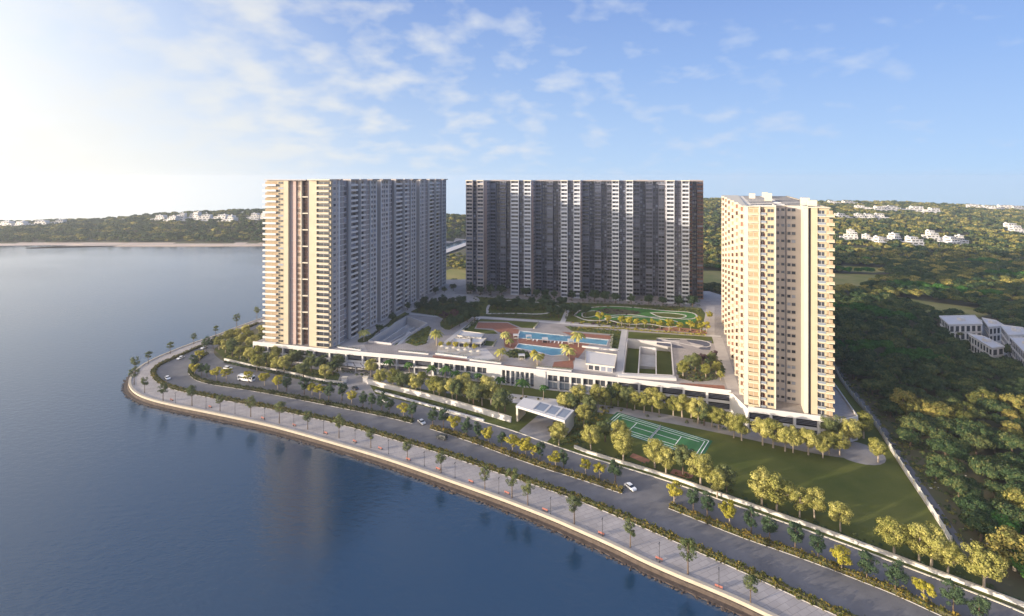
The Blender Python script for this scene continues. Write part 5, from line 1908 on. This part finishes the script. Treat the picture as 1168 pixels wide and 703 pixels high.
for where, side, lst in rowsH:
    for i, (u, v, w, st) in enumerate(sorted(lst)):
        # follow the sight line to the slope
        Y = 400.0
        while Y < 1490:
            X = (u - CU) * Y / F
            zs = CAMZ - (v - HV) / F * Y
            if hills(X, Y) + 1.0 >= zs or zs < 0.3:
                break
            Y += 4
        X = (u - CU) * Y / F
        z = max(hills(X, Y), 0)
        w = w * .62 * (1.0 if side == 'left' else .82) * (Y / 1000.0) * 1.5
        house('villa', X, Y, z + 1.5, w, 15, min(st + 1, 4), rnd.uniform(-.25, .25), 'white villa %s, %s from the left' % (where, ordw(i)), 'white villas among the trees', 500 + k_)
        HOUSES.append((X, Y, w))
        k_ += 1
# villas at the right edge of the wood
def near_house(name, quad, z1, label, st, wm='villa_white', seed=1):
    q = PL(quad, z1)
    ar = sum(q[j][0] * q[(j + 1) % 4][1] - q[(j + 1) % 4][0] * q[j][1] for j in range(4))
    if ar < 0:
        q = [q[0], q[3], q[2], q[1]]
    cx = sum(p[0] for p in q) / 4; cy = sum(p[1] for p in q) / 4
    org = (cx, cy, 0)
    r = empty(name, org)
    ins = lambda k: [(cx + (x - cx) * k, cy + (y - cy) * k) for x, y in q]
    m = MB(org); m.quadbox(q, z1 - .4, z1, 'offwhite'); m.build('roof', r)
    m = MB(org); m.strip(ins(.985) + [ins(.985)[0]], .4, z1, z1 + .5, 'white'); m.build('parapet', r)
    m = MB(org); m.quadbox(ins(.95), 0, z1 - .4, wm); m.build('wall', r)
    w = ins(.952)
    fh = (z1 - .4) / st
    for s in range(st):
        m = MB(org); mm = ins(.965); m.quadbox(mm, s * fh + fh - .001, s * fh + fh + .22, 'offwhite')
        if s < st - 1: m.build('floor_band', r)
        for i in range(4):
            A, B = w[i], w[(i + 1) % 4]
            l = math.hypot(B[0] - A[0], B[1] - A[1])
            n = max(1, int(l / 3.4))
            for j in range(n):
                m = MB(org)
                face_box(m, A, B, l * (j + .2) / n, l * (j + .8) / n, 0, .06, s * fh + .9, s * fh + fh - .6, 'glass')
                face_box(m, A, B, l * (j + .2) / n, l * (j + .8) / n, 0, .25, s * fh + .72, s * fh + .9, 'white')
                m.build('window', r)
    m = MB(org)
    m.box(cx - 1.5, cx + 1.5, cy - 1.5, cy + 1.5, z1, z1 + 1.7, 'white'); m.build('roof_room', r)
    tag(r, label, 'house')
    ctr = (cx, cy)
    HOUSES.append((cx, cy, 30))
    return r


near_house('villa', [(1071, 361), (1112, 360), (1121, 370), (1082, 371)], 10.5, 'long white two storey building with a dark glazed front, at the edge of the wood', 2)
near_house('villa', [(1120, 363), (1136, 366), (1146, 372), (1128, 374)], 10.0, 'white house with a raised roof terrace behind the long white building', 2)
near_house('villa', [(1104, 381), (1122, 384), (1146, 396), (1132, 398)], 9.5, 'stepped white house lowest on the slope below the long white building', 2)
near_house('villa', [(1141, 371), (1166, 374), (1180, 382), (1150, 383)], 13.0, 'tall white house at the right edge behind the grey one', 3)
near_house('villa', [(1152, 385), (1180, 386), (1190, 400), (1168, 402)], 14.0, 'grey three storey house cut by the right edge of the photo', 3, 'offwhite')
sheet('house_yard', PL([(1105, 360), (1140, 372), (1160, 395), (1140, 410), (1110, 395)]), .05, 'concrete')

# ------------------------------------------------------------------ the wood: nearest trees one by one, the rest as one mass
POLYF = PL([(951, 418), (962, 440), (996, 481), (1026, 530), (1071, 597), (1150, 675), (1230, 715)])
fence_x = sorted([(y, x) for x, y in POLYF])


def in_wood(x, y):
    if y < 118 or x > 1.12 * y + 14:
        return False
    if y < POLYF[0][1]:
        fx_ = interp(fence_x, y) + 6.5
    else:
        fx_ = 165 + (y - 270) * .38 if y < 345 else (205 if y < 460 else -60 + max(0, 560 - y) * .5)
    if x < fx_:
        return False
    if y > 465 and x < 60 and y < 520:
        return False
    if y > 490 and x < -55:
        return False
    return True


def in_poly(pt, poly):
    x, y = pt
    c = False
    j = len(poly) - 1
    for i in range(len(poly)):
        if (poly[i][1] > y) != (poly[j][1] > y) and x < (poly[j][0] - poly[i][0]) * (y - poly[i][1]) / (poly[j][1] - poly[i][1]) + poly[i][0]:
            c = not c
        j = i
    return c


fpolys = [PL(f[1]) for f in FIELDS] + [[(90, 500), (330, 480), (420, 560), (120, 600)], [(-95, 520), (-20, 510), (10, 600), (-60, 600)],
          PL([(1100, 362), (1140, 366), (1168, 395), (1135, 408), (1100, 395)]), PL([(1055, 505), (1075, 512), (1062, 560), (1040, 545), (1028, 515)])]


def near_house_at(x, y):
    for hx, hy, w in HOUSES:
        if y < 900 and w == 30:
            if abs(x - hx) < 11 and abs(y - hy) < 9:
                return True
        elif abs(x - hx) < w * .5 + 5 and -20 < y - hy < 12:
            return True
    return False


cand = []
rw = random.Random(21)
y = 118.0
while y < 640:
    step = 7.6 if y < 300 else 8.6
    x = -80.0
    while x < 1.12 * y + 14:
        px_, py_ = x + rw.uniform(-3.2, 3.2), y + rw.uniform(-3.2, 3.2)
        if in_wood(px_, py_) and not any(in_poly((px_, py_), f) for f in fpolys) and not near_house_at(px_, py_):
            cand.append((px_, py_))
        x += step
    y += step
cand.sort(key=lambda p: p[1])


def wood_kind(x, y):
    g = wob(x * 5.0 + 40, y * 5.5) + .55 * math.sin(x * 1.7 + y * 2.9)
    g2 = wob(x * 3.1 + 300, y * 3.7 + 90)
    if y < 235 and g > .42:
        return 'wood_gold'
    if g2 > (.28 if y < 220 else .60):
        return 'wood_green'
    if y > 430 and g > .25:
        return 'wood_gold'
    return 'wood_dark'


near_t = [c for c in cand if c[1] < 300][:190]
rest = [c for c in cand if c not in set(near_t)]
rows_ = [near_t[i:i + 19] for i in range(0, len(near_t), 19)]
for ri, rws in enumerate(rows_):
    rws.sort(key=lambda p: p[0] / p[1])
    for i, (x, y) in enumerate(rws):
        k = wood_kind(x, y)
        adj = {'wood_gold': 'golden green bushy', 'wood_green': 'bright green bushy', 'wood_dark': 'dark green spreading'}[k]
        tree(k, x, y, 0, rw.uniform(6.2, 9.2), '%s tree, %s from the fence in the wood\'s %s line' % (adj, ordw(i), ordw(ri)), 'trees of the wood beyond the fence', 'forest_tree', 'tree')

# mass: points that carry tree instances
protos = bpy.data.collections.new('far_tree_shapes')
FARV = []
for i in range(4):
    FARV.append(crown_mesh('far_crown', 400 + i, 3.6, 5.2, 3.6, 20, 420, 1.55, 'leaf_forest', 'flat', .75))
for i in range(4):
    FARV.append(crown_mesh('far_crown', 410 + i, 3.6, 5.2, 3.6, 20, 420, 1.55, 'leaf_far', 'flat', .75))
for i in range(3):
    FARV.append(crown_mesh('mid_crown', 420 + i, 4.6, 5.6, 3.6, 30, 1900, .85, 'leaf_forest', 'flat', .75))
for i in range(2):
    FARV.append(crown_mesh('mid_crown', 430 + i, 4.6, 5.4, 3.4, 28, 1700, .85, 'leaf_green', 'flat', .75))
for i in range(2):
    FARV.append(crown_mesh('mid_crown', 440 + i, 4.6, 5.4, 3.4, 28, 1700, .85, 'leaf_far', 'flat', .75))
for i, me in enumerate(FARV):
    o = bpy.data.objects.new('shape_%02d' % i, me)
    protos.objects.link(o)


def mass(name, pts, label, cat):
    """pts: x, y, z, rot, scale, shape index -> one object"""
    me = bpy.data.meshes.new(name)
    me.from_pydata([p[:3] for p in pts], [], [])
    for nm_, k, ty in (('rz', 3, 'FLOAT'), ('sc', 4, 'FLOAT'), ('ix', 5, 'INT')):
        at = me.attributes.new(nm_, ty, 'POINT')
        at.data.foreach_set('value', [p[k] for p in pts])
    o = link(name, me)
    g = bpy.data.node_groups.new(name, 'GeometryNodeTree')
    g.interface.new_socket(name='Geometry', in_out='INPUT', socket_type='NodeSocketGeometry')
    g.interface.new_socket(name='Geometry', in_out='OUTPUT', socket_type='NodeSocketGeometry')
    gi, go = g.nodes.new('NodeGroupInput'), g.nodes.new('NodeGroupOutput')
    ip = g.nodes.new('GeometryNodeInstanceOnPoints')
    ci = g.nodes.new('GeometryNodeCollectionInfo')
    ci.inputs['Collection'].default_value = protos
    ci.inputs['Separate Children'].default_value = True
    ci.inputs['Reset Children'].default_value = True
    mp_ = g.nodes.new('GeometryNodeMeshToPoints')
    g.links.new(gi.outputs[0], mp_.inputs['Mesh'])
    g.links.new(mp_.outputs[0], ip.inputs['Points'])
    g.links.new(ci.outputs[0], ip.inputs['Instance'])
    ip.inputs['Pick Instance'].default_value = True

    def na(n_, ty):
        q = g.nodes.new('GeometryNodeInputNamedAttribute')
        q.data_type = ty
        q.inputs['Name'].default_value = n_
        return q.outputs['Attribute']
    cx3 = g.nodes.new('ShaderNodeCombineXYZ')
    g.links.new(na('rz', 'FLOAT'), cx3.inputs[2])
    g.links.new(cx3.outputs[0], ip.inputs['Rotation'])
    g.links.new(na('sc', 'FLOAT'), ip.inputs['Scale'])
    g.links.new(na('ix', 'INT'), ip.inputs['Instance Index'])
    g.links.new(ip.outputs[0], go.inputs[0])
    md = o.modifiers.new('trees', 'NODES')
    md.node_group = g
    tag(o, label, cat, kind='stuff')
    return o


pts = []
for x, y in rest:
    k = wood_kind(x, y)
    ix = {'wood_gold': rw.choice((11, 12)), 'wood_green': rw.choice((9, 10)), 'wood_dark': rw.choice((8, 9, 10) if rw.random() < .12 else (8, 10) if rw.random() < .03 else (8, 8, 8))}[k]
    if k == 'wood_dark':
        ix = rw.choice((8, 8, 8, 8, 8))
        ix = rw.choice((8, 8, 8)) if rw.random() < .4 else rw.choice((0 + 8,))
    pts.append((x, y, max(0, hills(x, y)) if y > 560 else 0, rw.uniform(0, 6.28), rw.uniform(.8, 1.2), ix))
# three mid forest shapes are indices 8, 9, 10; green 11, 12; gold 13, 14 (names sort in this order)
pts = [(p[0], p[1], p[2], p[3], p[4], {8: 8 + (i % 3), 9: 11, 10: 12, 11: 13, 12: 14}[p[5]]) for i, p in enumerate(pts)]
# slopes behind
y = 640.0
while y < 1545:
    step = 11.5 if y < 900 else 13.5
    x = -1.1 * y - 60
    while x < 1.12 * y + 30:
        px_, py_ = x + rw.uniform(-4.5, 4.5), y + rw.uniform(-4.5, 4.5)
        ok = True
        hz = hills(px_, py_)
        if px_ < 60:
            d_ = py_ - bank(px_)
            if d_ < 27 + 7 * wob(px_ * 4, py_ * 2) or py_ > 1215:
                ok = False
        if hz < -0.6 or near_house_at(px_, py_):
            ok = False
        if px_ > 60 and py_ < 960 and wob(px_ * 1.3, py_ * 2.2) > .80:
            ok = False
        if px_ >= 60 and py_ > 1540:
            ok = False
        if ok and -60 < px_ <= 90 and 640 < py_ < bank(px_) + 40:
            ok = False
        if ok:
            gold = wob(px_ * 4.2, py_ * 4.6) + .6 * wob(px_ * 11, py_ * 9) > (-.05 if px_ > 0 else .25)
            ix = rw.randrange(4, 8) if gold else rw.randrange(0, 4)
            pts.append((px_, py_, max(hz, -.4) - .3, rw.uniform(0, 6.28), rw.uniform(.85, 1.45) * (1.1 if y > 900 else 1), ix))
        x += step
    y += step
# scrub between the rear road and the canal
for _ in range(420):
    x, y = rw.uniform(-92, 30), rw.uniform(500, 700)
    if in_poly((x, y), [(-88, 500), (20, 490), (20, 760), (-62, 760), (-90, 660)]) and (y > 590 or y < 515):
        pts.append((x, y, 0, rw.uniform(0, 6.28), rw.uniform(.4, .8), rw.choice((4, 5, 8, 13, 14))))
mass('woodland', pts, 'dense mixed woodland of dark green and golden trees reaching to the horizon', 'woodland')

# undergrowth on open ground by the fence: rubble and scrub
rub = np.random.default_rng(5)
m = MB()
for _ in range(110):
    t = rub.random()
    ctr = [P(1050, 530), P(1105, 640), P(1140, 590), P(1010, 470), P(1060, 560)][rub.integers(0, 5)]
    x, y = ctr[0] + rub.normal() * 9, ctr[1] + rub.normal() * 9
    if x < interp(fence_x, y) + 3.5:
        continue
    s = rub.uniform(.12, .42)
    m.box(x - s, x + s, y - s * .6, y + s * .6, 0, s * .6, 'concrete' if t > .6 else 'quay_side')
o = m.build('rubble', None)
tag(o, 'pale rubble and stones scattered beyond the fence', 'rubble', kind='stuff')

cover([(955, 425), (1000, 478), (1030, 525), (1075, 592), (1098, 622), (1130, 650), (1150, 640), (1100, 570), (1070, 520), (1020, 470), (970, 420)], 0, 2400, 'scrub on the open ground between the fence and the wood', 61, ('leaf_forest', 'leaf_olive', 'leaf_woodgold', 'leaf_forest'), 1.0)
#SECTION_SMALL
# ------------------------------------------------------------------ vehicles
def car_mesh(kind, paint):
    """side profile extruded with a narrower cabin"""
    Lg, Wd = (4.5, 1.82)
    parts = {}
    m = MB()
    prof = {'sedan': [(-2.25, .35), (-2.25, .80), (-1.95, .95), (-1.15, 1.0), (1.0, 1.0), (2.0, .86), (2.25, .66), (2.25, .35)],
            'suv': [(-2.3, .40), (-2.3, 1.05), (-2.1, 1.12), (1.0, 1.12), (2.1, 1.0), (2.3, .75), (2.3, .40)]}[kind]
    n = len(prof)
    vs = [(x, -Wd / 2 * (.94 if abs(x) > 2.1 else 1), z) for x, z in prof] + [(x, Wd / 2 * (.94 if abs(x) > 2.1 else 1), z) for x, z in prof]
    fs = [tuple(range(n)), tuple(range(2 * n - 1, n - 1, -1))] + [(i, i + n, (i + 1) % n + n, (i + 1) % n) for i in range(n)]
    m.add(vs, fs, paint)
    parts['body'] = m.mesh('body')
    zt = 1.45 if kind == 'sedan' else 1.72
    zb = 1.0 if kind == 'sedan' else 1.12
    xb = (-1.65, -1.05, .45, 1.1) if kind == 'sedan' else (-2.15, -1.95, .5, 1.15)
    m = MB()
    w0, w1 = .84, .66
    m.add([(xb[0], -w0, zb), (xb[3], -w0, zb), (xb[3], w0, zb), (xb[0], w0, zb), (xb[1], -w1, zt), (xb[2], -w1, zt), (xb[2], w1, zt), (xb[1], w1, zt)],
          [(3, 2, 1, 0), (4, 5, 6, 7), (0, 1, 5, 4), (1, 2, 6, 5), (2, 3, 7, 6), (3, 0, 4, 7)], 'car_glass')
    parts['window'] = m.mesh('window')
    m = MB()
    m.box(xb[1] - .02, xb[2] + .02, -w1 - .02, w1 + .02, zt, zt + .05, paint)
    parts['roof'] = m.mesh('roof')
    m = MB()
    N_ = 12
    vs = [(math.cos(2 * math.pi * i / N_) * .33, s, math.sin(2 * math.pi * i / N_) * .33) for s in (-.11, .11) for i in range(N_)]
    m.add(vs, [(i, (i + 1) % N_, N_ + (i + 1) % N_, N_ + i) for i in range(N_)] + [tuple(range(N_))[::-1], tuple(range(N_, 2 * N_))], 'tyre')
    parts['wheel'] = m.mesh('wheel')
    m = MB()
    vs = [(math.cos(2 * math.pi * i / N_) * .19, s, math.sin(2 * math.pi * i / N_) * .19) for s in (-.12, .12) for i in range(N_)]
    m.add(vs, [(i, (i + 1) % N_, N_ + (i + 1) % N_, N_ + i) for i in range(N_)] + [tuple(range(N_))[::-1], tuple(range(N_, 2 * N_))], 'rim')
    parts['rim'] = m.mesh('rim')
    for nm_, x, mt in (('headlight', 2.24, 'lamp_clear'), ('tail_light', -2.26, 'lamp_red')):
        m = MB(); m.box(x - .03, x + .03, -.16, .16, .66 if nm_[0] == 'h' else .72, .84, mt)
        parts[nm_] = m.mesh(nm_)
    return parts


CARS = {}


def car(u, v, du, dv, kind, paint, label):
    """u, v: photo position; (du, dv) a step along its heading in the photo"""
    x, y = P(u, v)
    x2, y2 = P(u + du, v + dv)
    key = (kind, paint)
    if key not in CARS:
        CARS[key] = car_mesh(kind, paint)
    p = CARS[key]
    r = empty('parked_car' if kind == 'x' else 'car', (x, y, .01), math.atan2(y2 - y, x2 - x))
    for nm_ in ('body', 'window', 'roof'):
        link(nm_, p[nm_], r)
    for sx in (-1.4, 1.4):
        for sy in (-.84, .84):
            w = link('wheel', p['wheel'], r, (sx, sy, .33))
            link('rim', p['rim'], w)
    for sy in (-.62, .62):
        link('headlight', p['headlight'], r, (0, sy, 0))
        link('tail_light', p['tail_light'], r, (0, sy, 0))
    tag(r, label, 'car', 'cars on the lake road')


car(719, 557.5, 8, 6, 'sedan', 'car_white', 'white saloon car turning through the gap by the lawn')
car(481, 483, 6, 5, 'sedan', 'car_silver', 'pale car crossing the first median gap')
car(504, 500.5, -8, -2.2, 'suv', 'car_dark', 'dark off-road car on the lake road left of centre')
car(191, 432.5, 4, 3.5, 'sedan', 'car_white', 'white car at the outer curve of the road bend')
car(206, 409.5, -7, 3, 'sedan', 'car_white', 'white car entering the bend under the hedge')
car(233, 397.6, -6, 2.6, 'sedan', 'car_white', 'white car half hidden by the dark median trees, nearer one')
car(239, 392.5, -6, 2.6, 'sedan', 'car_silver', 'silver car half hidden by the dark median trees, farther one')
car(260, 421.5, 8, 1.0, 'suv', 'car_white', 'white off-road car on the inner road by the golden grove')
car(440, 459, 8, 2.2, 'sedan', 'car_silver', 'silver car on the inner road below the white site wall')
car(405, 444, -5, -3, 'sedan', 'car_dark', 'dark car waiting at the left entrance')

# bus behind the golden median trees
x, y = P(281, 434.5)
x2, y2 = P(289, 435.6)
bus = empty('bus', (x, y, .01), math.atan2(y2 - y, x2 - x))
m = MB(); m.box(-4.6, 4.6, -1.2, 1.2, .45, 2.9, 'car_white'); m.box(-4.4, 4.4, -1.1, 1.1, 2.9, 3.05, 'car_white'); m.build('body', bus)
for sy in (-1.2, 1.2):
    m = MB()
    for i in range(6):
        m.box(-4.3 + i * 1.45, -3.05 + i * 1.45, sy - .02, sy + .02, 1.5, 2.45, 'car_glass')
    m.build('window', bus)
for sx in (-4.6, 4.6):
    m = MB(); m.box(sx - .02, sx + .02, -1.0, 1.0, 1.4, 2.5, 'car_glass'); m.build('windscreen', bus)
for sx in (-3.0, 3.0):
    for sy in (-1.1, 1.1):
        m = MB(); N_ = 12
        vs = [(sx + math.cos(2 * math.pi * i / N_) * .48, sy + s, .48 + math.sin(2 * math.pi * i / N_) * .48) for s in (-.13, .13) for i in range(N_)]
        m.add(vs, [(i, (i + 1) % N_, N_ + (i + 1) % N_, N_ + i) for i in range(N_)] + [tuple(range(N_))[::-1], tuple(range(N_, 2 * N_))], 'tyre')
        m.build('wheel', bus)
m = MB(); m.box(-1.5, 1.2, -.7, .7, 3.05, 3.3, 'offwhite'); m.build('roof_unit', bus)
tag(bus, 'white minibus on the inner road behind the golden median trees', 'bus')

# promenade benches and lamps
bl = MB()
bseat = MB(); bseat.box(-.95, .95, -.28, .28, .42, .50, 'red')
bback = MB(); bback.box(-.95, .95, .24, .32, .55, 1.0, 'red')
bleg = MB(); bleg.box(-.05, .05, -.25, .25, 0, .42, 'dark_metal')
bseat, bback, bleg = bseat.mesh('seat'), bback.mesh('backrest'), bleg.mesh('leg')
bpos = [(196, 457), (240, 465), (300, 478), (336, 486), (372, 495), (405, 504.5), (434, 512.5), (466, 525), (500, 536), (537.5, 550.5), (578.5, 563.5), (622, 583), (686, 610), (752, 639), (820, 671)]
for i, (u, v) in enumerate(bpos):
    x, y = P(u, v)
    x2, y2 = P(u + 5, v + 2)
    r = empty('bench', (x, y, .01), math.atan2(y2 - y, x2 - x) + math.pi)
    link('seat', bseat, r); link('backrest', bback, r); link('leg', bleg, r, (-.8, 0, 0)); link('leg', bleg, r, (.8, 0, 0))
    tag(r, 'red bench on the promenade near the quay, %s from the left' % ordw(i), 'bench', 'benches on the promenade')
lp = MB(); lp.cyl(0, 0, 0, 5.2, .09, .06, 'dark_metal', 8)
lb_ = MB(); lb_.cyl(0, 0, 0, .3, .18, .15, 'dark_metal', 8)
lh = MB(); lh.box(-.5, .5, -.12, .12, 5.2, 5.32, 'dark_metal')
ll = MB(); ll.box(-.42, .42, -.09, .09, 5.15, 5.2, 'lamp_clear')
lp, lb_, lh, ll = lp.mesh('pole'), lb_.mesh('base'), lh.mesh('lamp_head'), ll.mesh('lamp_glass')
lpos = [(200, 462), (235, 467), (268, 473), (302, 480.5), (335, 487.5), (369, 496), (405, 507), (443, 519), (484, 533), (519, 546), (569, 564), (628, 588), (687, 613), (752, 642.5), (820, 673)]
for i, (u, v) in enumerate(lpos):
    x, y = P(u, v - 1.0)
    r = empty('street_lamp', (x, y, .01), 1.2)
    link('pole', lp, r); link('base', lb_, r)
    h_ = link('lamp_head', lh, r); link('lamp_glass', ll, h_)
    tag(r, 'slim dark lamp post by the quay edge, %s from the left' % ordw(i), 'street lamp', 'lamp posts along the quay')

# ------------------------------------------------------------------ haze
m = MB()
m.box(-2300, 2500, -300, 2000, -80, 118, 'white')
hz = m.build('haze')
hz.data.materials.clear()
hm = bpy.data.materials.new('haze')
hm.use_nodes = True
t = hm.node_tree
t.nodes.clear()
pv = t.nodes.new('ShaderNodeVolumePrincipled')
pv.inputs['Color'].default_value = (0.86, 0.92, 1.0, 1)
pv.inputs['Density'].default_value = 0.00013
pv.inputs['Anisotropy'].default_value = 0.3
oo = t.nodes.new('ShaderNodeOutputMaterial')
t.links.new(pv.outputs[0], oo.inputs['Volume'])
hz.data.materials.append(hm)
hz['kind'] = 'stuff'
